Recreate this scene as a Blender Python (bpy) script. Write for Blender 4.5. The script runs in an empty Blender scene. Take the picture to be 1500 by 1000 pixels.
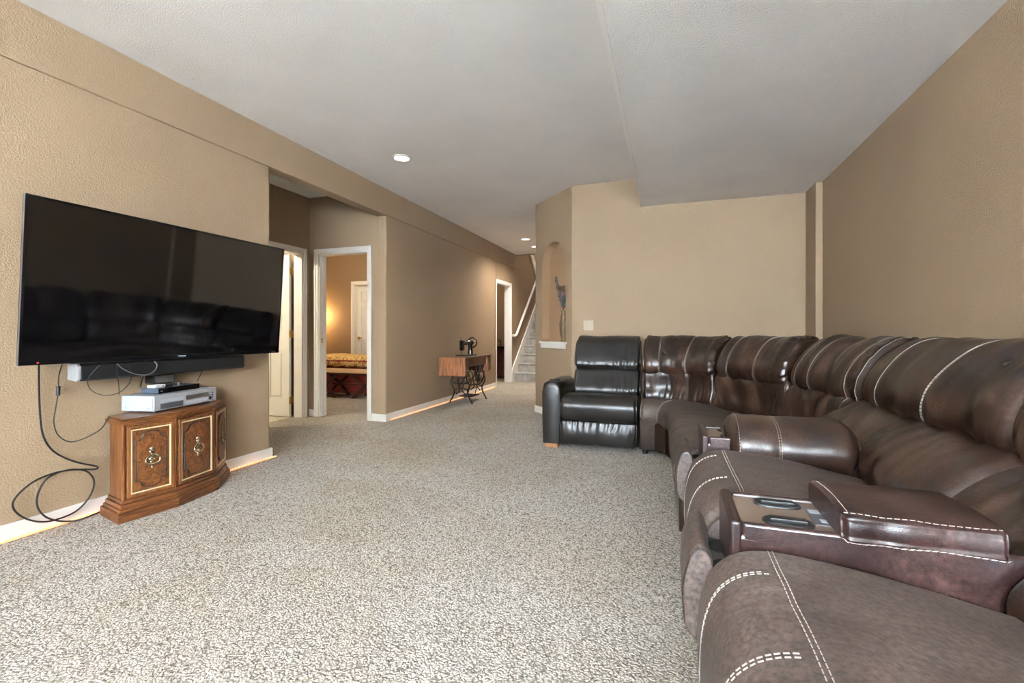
import bpy, bmesh, math, random
from mathutils import Vector, Matrix, noise
R = math.radians
random.seed(7)
SC = bpy.context.scene
COL = SC.collection

# ------------------------------------------------------------------ camera, world, light, exposure
CAM_H = 1.05
YAW = R(18.95)
cam_d = bpy.data.cameras.new('camera')
cam_d.lens = 16.0; cam_d.sensor_width = 36.0; cam_d.shift_y = -13/1500; cam_d.clip_start = 0.02
cam = bpy.data.objects.new('camera', cam_d); COL.objects.link(cam)
cam.location = (0, 0, CAM_H); cam.rotation_euler = (math.pi/2, 0, YAW)
SC.camera = cam
SC.view_settings.view_transform = 'Standard'; SC.view_settings.look = 'None'
SC.view_settings.gamma = 1.0; SC.view_settings.use_curve_mapping = False
SC.view_settings.exposure = 0.95

world = bpy.data.worlds.new('world'); SC.world = world; world.use_nodes = True
bg = world.node_tree.nodes['Background']
bg.inputs['Color'].default_value = (0.75, 0.87, 1.0, 1); bg.inputs['Strength'].default_value = 1.0

def area(name, loc, rot, sx, sy, power, col):
    l = bpy.data.lights.new(name, 'AREA'); l.shape = 'RECTANGLE'; l.size = sx; l.size_y = sy
    l.energy = power; l.color = col
    o = bpy.data.objects.new(name, l); COL.objects.link(o); o.location = loc; o.rotation_euler = rot
    return o
def point(name, loc, power, col, r=0.08):
    l = bpy.data.lights.new(name, 'POINT'); l.energy = power; l.color = col; l.shadow_soft_size = r
    o = bpy.data.objects.new(name, l); COL.objects.link(o); o.location = loc
    return o
# daylight through the rear wall windows, area lights tilted up to brighten the ceiling
REAR_Y = -2.6
WIN = [(-2.55, -1.75), (-1.25, 1.15)]
area('window_daylight', (-2.15, REAR_Y+0.03, 1.35), (R(122), 0, R(180)), 0.76, 1.9, 150, (0.89, 0.945, 1.0))
area('window_daylight_wide', (-0.05, REAR_Y+0.03, 1.35), (R(122), 0, R(180)), 2.36, 1.9, 930, (0.89, 0.945, 1.0))
# lights of the other rooms, some added as unseen fill
point('bath_ceiling_lamp', (-5.2, 3.2, 2.45), 70, (1.0, 0.93, 0.72), 0.12)
point('vanity_room_lamp', (-4.3, 9.4, 2.4), 18, (1.0, 0.80, 0.5), 0.1)
point('stairwell_fill', (-2.6, 12.0, 4.6), 90, (1.0, 0.92, 0.8), 0.15)  # unseen point light added for daylight coming down the stairwell
point('bedroom_fill', (-5.2, 6.0, 2.5), 40, (1.0, 0.84, 0.62), 0.15)  # unseen point light added to brighten the bedroom

# ------------------------------------------------------------------ helpers
C_, S_ = math.cos(YAW), math.sin(YAW)
F_PX = 1500*16/36
def ray(px, py):
    a = (px-750)/F_PX; b = -(py-487)/F_PX
    return Vector((a*C_-S_, C_+a*S_, b))
def on_x(px, py, X):
    r = ray(px, py); k = X/r.x
    return Vector((X, r.y*k, CAM_H+r.z*k))

MATS = {}
WM = {}
class MB:
    def __init__(s): s.v = []; s.f = []
    def add(s, vs, fs):
        o = len(s.v); s.v += [Vector(p) for p in vs]; s.f += [tuple(i+o for i in f) for f in fs]
        return s
    def box(s, x0, x1, y0, y1, z0, z1, M=None):
        vs = [Vector((x, y, z)) for z in (z0, z1) for y in (y0, y1) for x in (x0, x1)]
        if M is not None: vs = [M @ p for p in vs]
        return s.add(vs, [(0,2,3,1),(4,5,7,6),(0,1,5,4),(2,6,7,3),(0,4,6,2),(1,3,7,5)])
    def prism(s, poly, z0, z1, M=None):
        n = len(poly)
        vs = [Vector((x, y, z0)) for x, y in poly]+[Vector((x, y, z1)) for x, y in poly]
        if M is not None: vs = [M @ p for p in vs]
        fs = [tuple(range(n-1, -1, -1)), tuple(range(n, 2*n))]
        fs += [(i, (i+1) % n, n+(i+1) % n, n+i) for i in range(n)]
        return s.add(vs, fs)
    def tube(s, pts, r, n=8, closed=False, flat=1.0):
        pts = [Vector(p) for p in pts]; m = len(pts)
        rs = r if isinstance(r, (list, tuple)) else [r]*m
        up = None; vs = []
        for i, p in enumerate(pts):
            if closed: t = (pts[(i+1) % m]-pts[i-1])
            else: t = pts[min(i+1, m-1)]-pts[max(i-1, 0)]
            if t.length < 1e-9: t = Vector((0, 0, 1))
            t.normalize()
            if up is None: up = t.orthogonal()
            a = up-t*up.dot(t)
            if a.length < 1e-6: a = t.orthogonal()
            a.normalize(); up = a; b = t.cross(a)
            for k in range(n):
                q = 2*math.pi*k/n
                vs.append(p+(a*math.cos(q)+b*math.sin(q)*flat)*rs[i])
        fs = []
        for i in range(m if closed else m-1):
            j = (i+1) % m
            for k in range(n):
                fs.append((i*n+k, i*n+(k+1) % n, j*n+(k+1) % n, j*n+k))
        if not closed:
            fs.append(tuple(range(n-1, -1, -1))); fs.append(tuple((m-1)*n+k for k in range(n)))
        return s.add(vs, fs)
    def lathe(s, prof, n=20, M=None):
        vs = []
        for r, z in prof:
            for k in range(n):
                q = 2*math.pi*k/n; vs.append(Vector((r*math.cos(q), r*math.sin(q), z)))
        if M is not None: vs = [M @ p for p in vs]
        fs = []
        for i in range(len(prof)-1):
            for k in range(n):
                fs.append((i*n+k, i*n+(k+1) % n, (i+1)*n+(k+1) % n, (i+1)*n+k))
        fs.append(tuple(range(n-1, -1, -1))); fs.append(tuple((len(prof)-1)*n+k for k in range(n)))
        return s.add(vs, fs)
    def ball(s, c, r, n=10, sc=(1, 1, 1), M=None):
        T = Matrix.Translation(Vector(c)) @ Matrix.Diagonal((sc[0], sc[1], sc[2], 1))
        if M is not None: T = M @ T
        m = max(5, n//2+1)
        prof = [(max(r*math.sin(math.pi*i/m), r*0.02), -r*math.cos(math.pi*i/m)) for i in range(m+1)]
        return s.lathe(prof, n, T)
    def build(s, name, mat, parent=None, smooth=False, bevel=0, seg=2, ang=40, origin=None, local=False):
        """vertices are in world space unless local; a part shares its thing's frame"""
        if parent is not None:
            Mw = WM[parent.name]
            if not local:
                inv = Mw.inverted(); vs = [inv @ p for p in s.v]
            else: vs = s.v
        else:
            if origin is None:
                xs = [p.x for p in s.v]; ys = [p.y for p in s.v]; zs = [p.z for p in s.v]
                origin = ((min(xs)+max(xs))/2, (min(ys)+max(ys))/2, min(zs))
            Mw = Matrix.Translation(Vector(origin)); inv = Mw.inverted(); vs = [inv @ p for p in s.v]
        me = bpy.data.meshes.new(name); me.from_pydata([tuple(p) for p in vs], [], s.f)
        bm = bmesh.new(); bm.from_mesh(me); bmesh.ops.recalc_face_normals(bm, faces=bm.faces); bm.to_mesh(me); bm.free()
        if smooth:
            me.polygons.foreach_set('use_smooth', [True]*len(me.polygons)); me.set_sharp_from_angle(angle=R(ang))
        me.materials.append(MATS[mat] if isinstance(mat, str) else mat)
        o = bpy.data.objects.new(name, me); COL.objects.link(o)
        if parent is not None: o.parent = parent
        else: o.location = origin
        WM[o.name] = Mw
        if bevel:
            m = o.modifiers.new('bevel', 'BEVEL'); m.width = bevel; m.segments = seg; m.limit_method = 'ANGLE'; m.angle_limit = R(35)
        return o
def tag(o, label=None, cat=None, group=None, kind=None):
    if label: o['label'] = label
    if cat: o['category'] = cat
    if group: o['group'] = group
    if kind: o['kind'] = kind
    return o
def thing(name, label, cat, loc=(0, 0, 0), rz=0.0, group=None):
    o = bpy.data.objects.new(name, None); COL.objects.link(o); o.empty_display_size = 0.1
    o.location = loc; o.rotation_euler = (0, 0, rz)
    WM[o.name] = Matrix.Translation(Vector(loc)) @ Matrix.Rotation(rz, 4, 'Z')
    return tag(o, label, cat, group)
def struct(o):
    o['kind'] = 'structure'; return o
def sbox(name, mat, *b, bevel=0.0, parent=None, seg=3):
    o = MB().box(*b).build(name, mat, parent, bevel=bevel, seg=seg, smooth=bevel > 0)
    return struct(o) if parent is None else o
def catmull(pts, n, closed=False):
    pts = [Vector(p) for p in pts]; m = len(pts); out = []
    segs = m if closed else m-1
    for i in range(n):
        t = i/n*segs if closed else i/(n-1)*segs
        k = min(int(t), segs-1); u = t-k
        def g(j): return pts[j % m] if closed else pts[max(0, min(m-1, j))]
        p0, p1, p2, p3 = g(k-1), g(k), g(k+1), g(k+2)
        out.append(0.5*((2*p1)+(p2-p0)*u+(2*p0-5*p1+4*p2-p3)*u*u+(3*p1-p0-3*p2+p3)*u**3))
    return out
def offset_poly(poly, d):
    n = len(poly); out = []
    a = sum(poly[i][0]*poly[(i+1) % n][1]-poly[(i+1) % n][0]*poly[i][1] for i in range(n))
    sg = 1 if a > 0 else -1
    for i in range(n):
        p0, p1, p2 = Vector(poly[i-1]), Vector(poly[i]), Vector(poly[(i+1) % n])
        e1 = (p1-p0).normalized(); e2 = (p2-p1).normalized()
        n1 = Vector((e1.y, -e1.x))*sg; n2 = Vector((e2.y, -e2.x))*sg
        b = n1+n2; b = b/(1+n1.dot(n2))
        out.append(tuple(p1+b*d))
    return out

# ------------------------------------------------------------------ materials
class NT:
    def __init__(s, name):
        m = bpy.data.materials.new(name); m.use_nodes = True; s.m = m; s.t = m.node_tree; s.b = s.t.nodes['Principled BSDF']; MATS[name] = m
        s.co = s.t.nodes.new('ShaderNodeTexCoord').outputs['Object']
    def n(s, typ, **kw):
        x = s.t.nodes.new(typ)
        for k, v in kw.items():
            if k in x.inputs: x.inputs[k].default_value = v
            else: setattr(x, k, v)
        return x
    def l(s, a, b): s.t.links.new(a, b)
    def mapped(s, scale, rot=(0, 0, 0)):
        mp = s.n('ShaderNodeMapping'); mp.inputs['Scale'].default_value = scale; mp.inputs['Rotation'].default_value = rot
        s.l(s.co, mp.inputs['Vector']); return mp.outputs[0]
    def noise(s, scale, detail=3, rough=0.5, vec=None, dist=0):
        x = s.n('ShaderNodeTexNoise', Scale=scale, Detail=detail, Roughness=rough, Distortion=dist)
        s.l(vec or s.co, x.inputs['Vector']); return x.outputs['Fac']
    def ramp(s, fac, stops):
        r = s.n('ShaderNodeValToRGB'); e = r.color_ramp.elements
        while len(e) < len(stops): e.new(0.5)
        for k, (p, c) in enumerate(stops):
            e[k].position = p; e[k].color = (*c, 1) if len(c) == 3 else c
        s.l(fac, r.inputs[0]); return r.outputs[0]
    def mix(s, fac, a, b, mode='MIX'):
        x = s.n('ShaderNodeMix', data_type='RGBA', blend_type=mode)
        for v, i in ((fac, 0), (a, 6), (b, 7)):
            if isinstance(v, (int, float)): x.inputs[i].default_value = v
            elif isinstance(v, tuple): x.inputs[i].default_value = (*v, 1)
            else: s.l(v, x.inputs[i])
        return x.outputs[2]
    def bump(s, h, strength, dist, prev=None):
        b = s.n('ShaderNodeBump', Strength=strength, Distance=dist); s.l(h, b.inputs['Height'])
        if prev is not None: s.l(prev, b.inputs['Normal'])
        return b.outputs[0]
    def out(s, col=None, rough=0.5, normal=None, metal=0.0, spec=None, emit=None, est=0):
        p = s.b
        if isinstance(col, tuple): p.inputs['Base Color'].default_value = (*col, 1)
        elif col is not None: s.l(col, p.inputs['Base Color'])
        if isinstance(rough, (int, float)): p.inputs['Roughness'].default_value = rough
        else: s.l(rough, p.inputs['Roughness'])
        p.inputs['Metallic'].default_value = metal
        if spec is not None: p.inputs['Specular IOR Level'].default_value = spec
        if normal is not None: s.l(normal, p.inputs['Normal'])
        if emit: p.inputs['Emission Color'].default_value = (*emit, 1); p.inputs['Emission Strength'].default_value = est
        return s.m
def plain(name, col, rough=0.5, metal=0.0, spec=None, vary=0.06, emit=None, est=0):
    t = NT(name); f = t.noise(9, 3)
    c = t.ramp(f, [(0.3, tuple(x*(1-vary) for x in col)), (0.7, tuple(min(1, x*(1+vary)) for x in col))])
    return t.out(c, rough, None, metal, spec, emit, est)

def paint(name, col, bs=0.35, scale=85, rough=0.62):
    t = NT(name); h = t.noise(scale, 3, 0.55)
    hh = t.ramp(h, [(0.40, (0, 0, 0)), (0.62, (1, 1, 1))])
    f = t.noise(1.3, 3)
    c = t.ramp(f, [(0.3, tuple(x*0.95 for x in col)), (0.7, tuple(x*1.04 for x in col))])
    return t.out(c, rough, t.bump(hh, bs, 0.0035), spec=0.35)
paint('wall_paint', (0.283, 0.197, 0.121), 0.40, 115)
paint('niche_warm', (0.30, 0.182, 0.10), 0.25, 120)  # warmer tone than the walls over the whole niche interior
paint('ceiling_paint', (0.92, 0.92, 0.92), 0.36, 130, 0.75)
plain('trim_white', (0.80, 0.78, 0.74), 0.35, vary=0.02)
plain('door_white', (0.78, 0.77, 0.72), 0.35, vary=0.02)

t = NT('carpet')
vo = t.n('ShaderNodeTexVoronoi', Scale=120.0); wv = t.n('ShaderNodeMix', data_type='RGBA', blend_type='ADD')
nz = t.n('ShaderNodeTexNoise', Scale=60.0, Detail=2.0); t.l(t.co, nz.inputs['Vector'])
wv.inputs[0].default_value = 0.012; t.l(t.co, wv.inputs[6]); t.l(nz.outputs['Color'], wv.inputs[7]); t.l(wv.outputs[2], vo.inputs['Vector'])
v1 = t.noise(150, 3, 0.7); big = t.noise(1.1, 4, 0.6, dist=0.6)
cell = t.n('ShaderNodeSeparateColor'); t.l(vo.outputs['Color'], cell.inputs[0])
dome = t.ramp(vo.outputs['Distance'], [(0.15, (1, 1, 1)), (0.75, (0.0, 0.0, 0.0))])
spk = t.mix(0.45, t.mix(0.5, v1, cell.outputs[0]), dome)
c = t.ramp(spk, [(0.20, (0.15, 0.131, 0.110)), (0.42, (0.35, 0.315, 0.275)), (0.68, (0.56, 0.515, 0.46))])
tint = t.ramp(big, [(0.36, (0.90, 0.85, 0.78)), (0.6, (1, 1, 1))])
c = t.mix(1.0, c, tint, 'MULTIPLY')
t.out(c, 0.95, t.bump(spk, 0.9, 0.012), spec=0.1)

t = NT('bath_tile')
br = t.n('ShaderNodeTexBrick', Scale=3.0); t.l(t.co, br.inputs['Vector'])
br.inputs['Color1'].default_value = (0.42, 0.36, 0.26, 1); br.inputs['Color2'].default_value = (0.46, 0.40, 0.30, 1); br.inputs['Mortar'].default_value = (0.25, 0.21, 0.16, 1)
t.out(br.outputs['Color'], 0.35)

def leather(name, dark, mid, light, rough, bump=0.25, scr=0.5, patch=5.0):
    t = NT(name)
    a = t.noise(patch, 5, 0.6, dist=0.4); b = t.noise(95, 4, 0.6); g = t.noise(420, 2, 0.5)
    c1 = t.ramp(a, [(0.30, dark), (0.52, mid), (0.75, light)])
    c2 = t.ramp(b, [(0.33, (0.35, 0.34, 0.33)), (0.67, (1.75, 1.73, 1.70))])
    c = t.mix(scr, c1, t.mix(1.0, c1, c2, 'MULTIPLY'))
    r = t.ramp(a, [(0.3, (rough*0.95,)*3), (0.7, (min(1, rough*1.12),)*3)])
    n1 = t.bump(t.noise(22, 3, 0.55, vec=t.mapped((1, 1, 0.35))), bump, 0.012)
    n2 = t.bump(b, 0.16, 0.003, n1); n2 = t.bump(g, 0.22, 0.002, n2)
    return t.out(c, r, n2, spec=0.5)
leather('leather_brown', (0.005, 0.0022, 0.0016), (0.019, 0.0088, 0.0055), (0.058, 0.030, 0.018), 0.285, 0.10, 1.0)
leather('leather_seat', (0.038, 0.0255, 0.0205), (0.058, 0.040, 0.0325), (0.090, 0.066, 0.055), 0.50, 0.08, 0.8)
leather('leather_console', (0.010, 0.0040, 0.0036), (0.023, 0.0098, 0.0085), (0.050, 0.026, 0.023), 0.29, 0.1, 1.0)
leather('leather_black', (0.007, 0.006, 0.0055), (0.011, 0.009, 0.008), (0.017, 0.013, 0.011), 0.30, 0.035, 0.4)
plain('cream_plate', (0.345, 0.262, 0.175), 0.4)
plain('bead_highlight', (0.97, 0.97, 0.96), 0.4, vary=0.0)  # whiter than the ceiling, painting the bright highlight along the drop's edge
plain('thread', (0.36, 0.31, 0.27), 0.7)
plain('panel_brown', (0.13, 0.09, 0.065), 0.45)
plain('black_plastic', (0.006, 0.006, 0.0065), 0.4)
plain('gloss_black', (0.004, 0.004, 0.005), 0.12, vary=0.0)
plain('tv_screen', (0.002, 0.002, 0.0025), 0.05, vary=0.0, spec=1.0)
MATS['tv_screen'].node_tree.nodes['Principled BSDF'].inputs['Coat Weight'].default_value = 0.2; MATS['tv_screen'].node_tree.nodes['Principled BSDF'].inputs['Coat Roughness'].default_value = 0.03
plain('dark_void', (0.006, 0.006, 0.006), 0.6)
plain('grey_metal', (0.32, 0.33, 0.34), 0.35, 0.9)
plain('silver_plastic', (0.33, 0.335, 0.345), 0.38, 0.15)
plain('silver_light', (0.38, 0.405, 0.44), 0.4)
plain('white_plastic', (0.82, 0.82, 0.80), 0.4)
plain('smoke_grey', (0.07, 0.07, 0.075), 0.3)
plain('blue_grey_metal', (0.05, 0.07, 0.10), 0.4)
plain('brass', (0.50, 0.36, 0.14), 0.32, 0.9, vary=0.2)
plain('antique_brass', (0.40, 0.33, 0.22), 0.24, 0.9, vary=0.45)
plain('cream_inlay', (0.68, 0.58, 0.36), 0.4)
plain('cast_iron', (0.020, 0.016, 0.014), 0.45, 0.3)
plain('chrome', (0.6, 0.6, 0.6), 0.2, 1.0)
plain('wood_foot', (0.30, 0.13, 0.045), 0.4, vary=0.2)
plain('red_skirt', (0.20, 0.025, 0.015), 0.8, vary=0.3)
plain('tan_fabric', (0.33, 0.22, 0.11), 0.8)
plain('dark_red_wood', (0.060, 0.012, 0.008), 0.28, vary=0.4)
plain('dark_groove', (0.016, 0.006, 0.003), 0.4)
plain('dark_pillow', (0.02, 0.016, 0.02), 0.8)
plain('lamp_shade', (0.8, 0.6, 0.35), 0.8, emit=(1.0, 0.62, 0.25), est=2.0)
plain('lens_glow', (0.9, 0.9, 0.88), 0.5, emit=(1.0, 0.96, 0.88), est=1.6)
plain('rope_glow', (1.0, 0.5, 0.25), 0.4, emit=(1.0, 0.40, 0.14), est=0.28)
plain('bulb_glow', (1.0, 0.7, 0.4), 0.4, emit=(1.0, 0.70, 0.28), est=1.8)
plain('red_led', (0.5, 0.02, 0.02), 0.4, emit=(1, 0.05, 0.03), est=0.5)
plain('glass_pane', (0.8, 0.9, 1.0), 0.05)
plain('stem_brown', (0.10, 0.06, 0.035), 0.7, vary=0.2)
plain('blossom_teal', (0.06, 0.09, 0.10), 0.7, vary=0.3)
plain('blossom_mauve', (0.19, 0.11, 0.12), 0.7, vary=0.3)
plain('stair_carpet', (0.30, 0.275, 0.25), 0.95, vary=0.25)

def wood(name, a, b, c, scale=(30, 30, 2.0), rough=0.38, dist=1.5, nsc=1.0, bmp=0.08):
    t = NT(name); mp = t.mapped(scale)
    n1 = t.noise(nsc, 5, 0.6, vec=mp, dist=dist); n2 = t.noise(3.0, 3)
    col = t.ramp(n1, [(0.32, a), (0.5, b), (0.68, c)])
    col = t.mix(0.5, col, t.mix(1.0, col, t.ramp(n2, [(0.3, (0.6, 0.55, 0.5)), (0.7, (1.3, 1.25, 1.2))]), 'MULTIPLY'))
    return t.out(col, rough, t.bump(n1, bmp, 0.004))
wood('oak', (0.040, 0.012, 0.0035), (0.155, 0.054, 0.013), (0.27, 0.105, 0.027), (45, 45, 2.5))
wood('oak_flat', (0.034, 0.010, 0.003), (0.12, 0.040, 0.010), (0.215, 0.078, 0.020), (45, 3.0, 45))
wood('burl', (0.030, 0.009, 0.003), (0.12, 0.040, 0.010), (0.23, 0.085, 0.020), (26, 26, 20), dist=2.0)
wood('old_oak', (0.06, 0.020, 0.008), (0.24, 0.085, 0.026), (0.42, 0.19, 0.08), (55, 55, 3.0), rough=0.55)
wood('old_oak_top', (0.06, 0.028, 0.016), (0.13, 0.06, 0.032), (0.22, 0.11, 0.06), (60, 4, 60), rough=0.5)
wood('bronze', (0.05, 0.028, 0.012), (0.16, 0.10, 0.045), (0.30, 0.20, 0.09), (40, 40, 1.5), rough=0.35)
t = NT('leopard')
vo = t.n('ShaderNodeTexVoronoi', Scale=26.0); t.l(t.co, vo.inputs['Vector'])
t.out(t.ramp(vo.outputs['Distance'], [(0.22, (0.10, 0.045, 0.012)), (0.42, (0.42, 0.26, 0.08)), (0.7, (0.55, 0.38, 0.14))]), 0.75)

# ------------------------------------------------------------------ the room shell
XL, XR, YB = -3.15, 1.335, 5.18
CH, SH = 2.74, 2.43
W = 'wall_paint'
struct(MB().box(-7.3, 1.5, REAR_Y-0.15, 13.0, -0.12, 0).build('floor', 'carpet'))
struct(MB().box(-7.2, -4.39, 2.4, 4.59, 0.0005, 0.006).build('floor_bath', 'bath_tile'))
# one ceiling slab with the stairwell left open
struct(MB().box(-7.3, 1.5, REAR_Y-0.15, 9.39, CH, CH+0.12).box(-7.3, -3.27, 9.39, 13.0, CH, CH+0.12).build('ceiling', 'ceiling_paint'))
struct(MB().box(-7.3, 1.5, 9.2, 13.2, 5.2, 5.3).build('ceiling_stairwell', 'ceiling_paint'))
sbox('ceiling_drop', 'ceiling_paint', -0.275, 1.47, REAR_Y, 5.2, SH, CH+0.02, bevel=0.012)
# left side
sbox('trim_corner_bead', 'bead_highlight', -0.287, -0.262, REAR_Y, YB, SH-0.0015, SH+0.022, bevel=0.001)  # thin strip carrying the painted edge highlight
sbox('wall_left', W, -3.27, XL, REAR_Y, 2.944, 0, CH, bevel=0.018)
sbox('wall_left_soffit', W, -3.27, XL+0.016, REAR_Y, 9.35, SH, CH+0.02, bevel=0.006)
sbox('wall_left_far', W, -3.27, XL, 4.59, 8.24, 0, CH, bevel=0.018)
struct(MB().box(-3.27, XL, 8.24, 9.05, 2.03, CH).box(-3.27, XL, 9.05, 9.39, 0, CH).build('wall_left_door_head', W))
sbox('wall_left_stairwell', W, -3.27, XL, 9.39, 13.0, 0, 5.2)
sbox('wall_recess_near', W, -4.39, -3.27, 2.40, 2.52, 0, CH)
m = MB().box(-4.39, -4.27, 2.52, 3.74, 0, CH).box(-4.39, -4.27, 3.74, 4.475, 2.03, CH).box(-4.39, -4.27, 4.475, 4.59, 0, CH)
struct(m.build('wall_recess', W))
m = MB().box(-7.2, -4.13, 4.59, 4.71, 0, CH).box(-4.13, -3.396, 4.59, 4.71, 2.03, CH).box(-3.396, -3.26, 4.59, 4.71, 0, CH)
struct(m.build('wall_bedroom_near', W))
# bedroom, bath and vanity room shells
m = MB().box(-7.2, -6.04, 7.70, 7.82, 0, CH).box(-6.04, -5.28, 7.70, 7.82, 2.03, CH).box(-5.28, -3.27, 7.70, 7.82, 0, CH)
struct(m.build('wall_bedroom_far', W))
sbox('wall_bedroom_side', W, -7.32, -7.2, 2.40, 11.2, 0, CH)
sbox('wall_bath_near', W, -7.2, -4.39, 2.40, 2.52, 0, CH)
sbox('wall_vanity_far', W, -7.2, -3.27, 11.0, 11.12, 0, CH)
sbox('wall_closet', W, -6.3, -5.0, 8.6, 8.7, 0, CH)
# back wall, pier, right wall, rear wall with its windows
sbox('wall_back', W, -1.05, XR+0.02, YB, YB+0.12, 0, CH)
sbox('wall_pier', W, 1.28, XR+0.02, 4.86, YB+0.02, 0, SH+0.01, bevel=0.008)
sbox('wall_right', W, XR, XR+0.12, REAR_Y, YB+0.12, 0, CH)
m = MB(); y0, y1 = REAR_Y-0.12, REAR_Y
xs = [-3.27, WIN[0][0], WIN[0][1], WIN[1][0], WIN[1][1], XR+0.12]
m.box(xs[0], xs[1], y0, y1, 0, CH).box(xs[2], xs[3], y0, y1, 0, CH).box(xs[4], xs[5], y0, y1, 0, CH)
for a, b in WIN: m.box(a, b, y0, y1, 0, 0.38).box(a, b, y0, y1, 2.32, CH)
struct(m.build('wall_rear', W))
for k, (a, b) in enumerate(WIN):
    w = struct(MB().box(a, b, y0+0.02, y0+0.026, 0.38, 2.32).build('window_%d' % (k+1), 'glass_pane'))
    f = MB(); fy0, fy1 = y0-0.01, y1+0.012
    f.box(a-0.05, a+0.03, fy0, fy1-0.05, 0.33, 2.37).box(b-0.03, b+0.05, fy0, fy1-0.05, 0.33, 2.37)
    f.box(a-0.05, b+0.05, fy0, fy1-0.05, 0.33, 0.41).box(a-0.05, b+0.05, fy0, fy1-0.05, 2.29, 2.37)
    f.build('window_frame', 'trim_white', w)
# the angled wall with its arched niche
A = Vector((-1.05, 5.18, 0)); B = Vector((-1.67, 5.83, 0)); L = (B-A).length
U = (B-A).normalized(); N = Vector((U.y, -U.x, 0))      # N points behind the wall
if N.y < 0: N = -N
def upar(px):                                          # distance along the angled wall for a column of the view
    r = ray(px, 487); d = r.x*U.y-r.y*U.x
    return (A.y*r.x-A.x*r.y)/(-(U.y*r.x-U.x*r.y))
na, nb = upar(828.5), upar(794.0)
nz0, nzr = 0.935, (nb-na)/2
ntop = 2.17; nzs = ntop-nzr
NIN = 24
def wp(u, d, z): return A+U*u+N*d+Vector((0, 0, z))
m = MB()
def quad(*p): m.add(p, [(0, 1, 2, 3)])
TH = 0.105
arc = [((na+nb)/2+nzr*math.cos(math.pi*k/NIN), nzs+nzr*math.sin(math.pi*k/NIN)) for k in range(NIN+1)]  # from nb side to na side
quad(wp(0, 0, 0), wp(na, 0, 0), wp(na, 0, CH), wp(0, 0, CH))
quad(wp(nb, 0, 0), wp(L, 0, 0), wp(L, 0, CH), wp(nb, 0, CH))
quad(wp(na, 0, 0), wp(nb, 0, 0), wp(nb, 0, nz0), wp(na, 0, nz0))
wall_m = m; m = MB()
quad(wp(na, 0, nz0), wp(na, TH, nz0), wp(na, TH, nzs), wp(na, 0, nzs))
quad(wp(nb, 0, nz0), wp(nb, TH, nz0), wp(nb, TH, nzs), wp(nb, 0, nzs))
quad(wp(na, TH, nz0), wp(nb, TH, nz0), wp(nb, TH, nzs), wp(na, TH, nzs))
quad(wp(na, 0, nz0), wp(nb, 0, nz0), wp(nb, TH, nz0), wp(na, TH, nz0))
for k in range(NIN):
    (u0, z0), (u1, z1) = arc[k], arc[k+1]
    wall_m.add([wp(u0, 0, z0), wp(u1, 0, z1), wp(u1, 0, CH), wp(u0, 0, CH)], [(0, 1, 2, 3)])
    quad(wp(u0, 0, z0), wp(u1, 0, z1), wp(u1, TH, z1), wp(u0, TH, z0))
    quad(wp(u0, TH, nzs), wp(u1, TH, nzs), wp(u1, TH, z1), wp(u0, TH, z0))
struct(m.build('wall_niche_recess', 'niche_warm', smooth=True, ang=30))
struct(wall_m.build('wall_niche', W))
s = MB()
for d0, d1, z0, z1, e in ((-0.030, 0.02, 0.915, 0.94, 0.030), (-0.016, 0.0, 0.855, 0.918, 0.012)):
    p = [wp(na-e, d0, 0), wp(nb+e, d0, 0), wp(nb+e, d1, 0), wp(na-e, d1, 0)]
    s.prism([(q.x, q.y) for q in p], z0, z1)
struct(s.build('trim_niche_sill', 'trim_white', bevel=0.004))
sbox('wall_hall', W, -1.67, -1.55, 5.83, 9.39, 0, CH)
sbox('wall_hall_stairwell', W, -2.10, -1.98, 9.39, 13.0, 0, 5.2)
sbox('wall_hall_end', W, -2.10, -1.55, 9.30, 9.39, 0, CH)
sbox('wall_stairwell_header', W, -3.15, -2.10, 9.39, 9.5, CH, 5.2)
sbox('wall_stairwell_end', W, -3.27, -1.98, 13.0, 13.1, 0, 5.2)

# baseboards
BH, BT = 0.088, 0.014
def base(name, *b): return sbox(name, 'trim_white', *b, bevel=0.004)
base('baseboard_left', XL, XL+BT, REAR_Y, 2.95, 0, BH)
base('baseboard_left_far', XL, XL+BT, 4.58, 8.17, 0, BH)
base('baseboard_left_end', -3.27-0.0, XL+BT, 2.944, 2.944+BT, 0, BH)
base('baseboard_recess_corner', -3.339, XL+BT, 4.59-BT, 4.59, 0, BH)
base('baseboard_recess', -4.27, -4.187, 4.59-BT, 4.59, 0, BH)
base('baseboard_back', -1.05, 1.28, YB-BT, YB, 0, BH)
base('baseboard_right', XR-BT, XR, REAR_Y, 4.86, 0, BH)
base('baseboard_rear', XL, XR, REAR_Y, REAR_Y+BT, 0, BH)
base('baseboard_bedroom', -7.2, -6.11, 7.70-BT, 7.70, 0, BH)
m = MB(); p = [wp(-0.008, -BT, 0), wp(L+0.008, -BT, 0), wp(L, 0, 0), wp(0, 0, 0)]
m.prism([(q.x, q.y) for q in p], 0, BH)
struct(m.build('baseboard_niche', 'trim_white', bevel=0.004))

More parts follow.
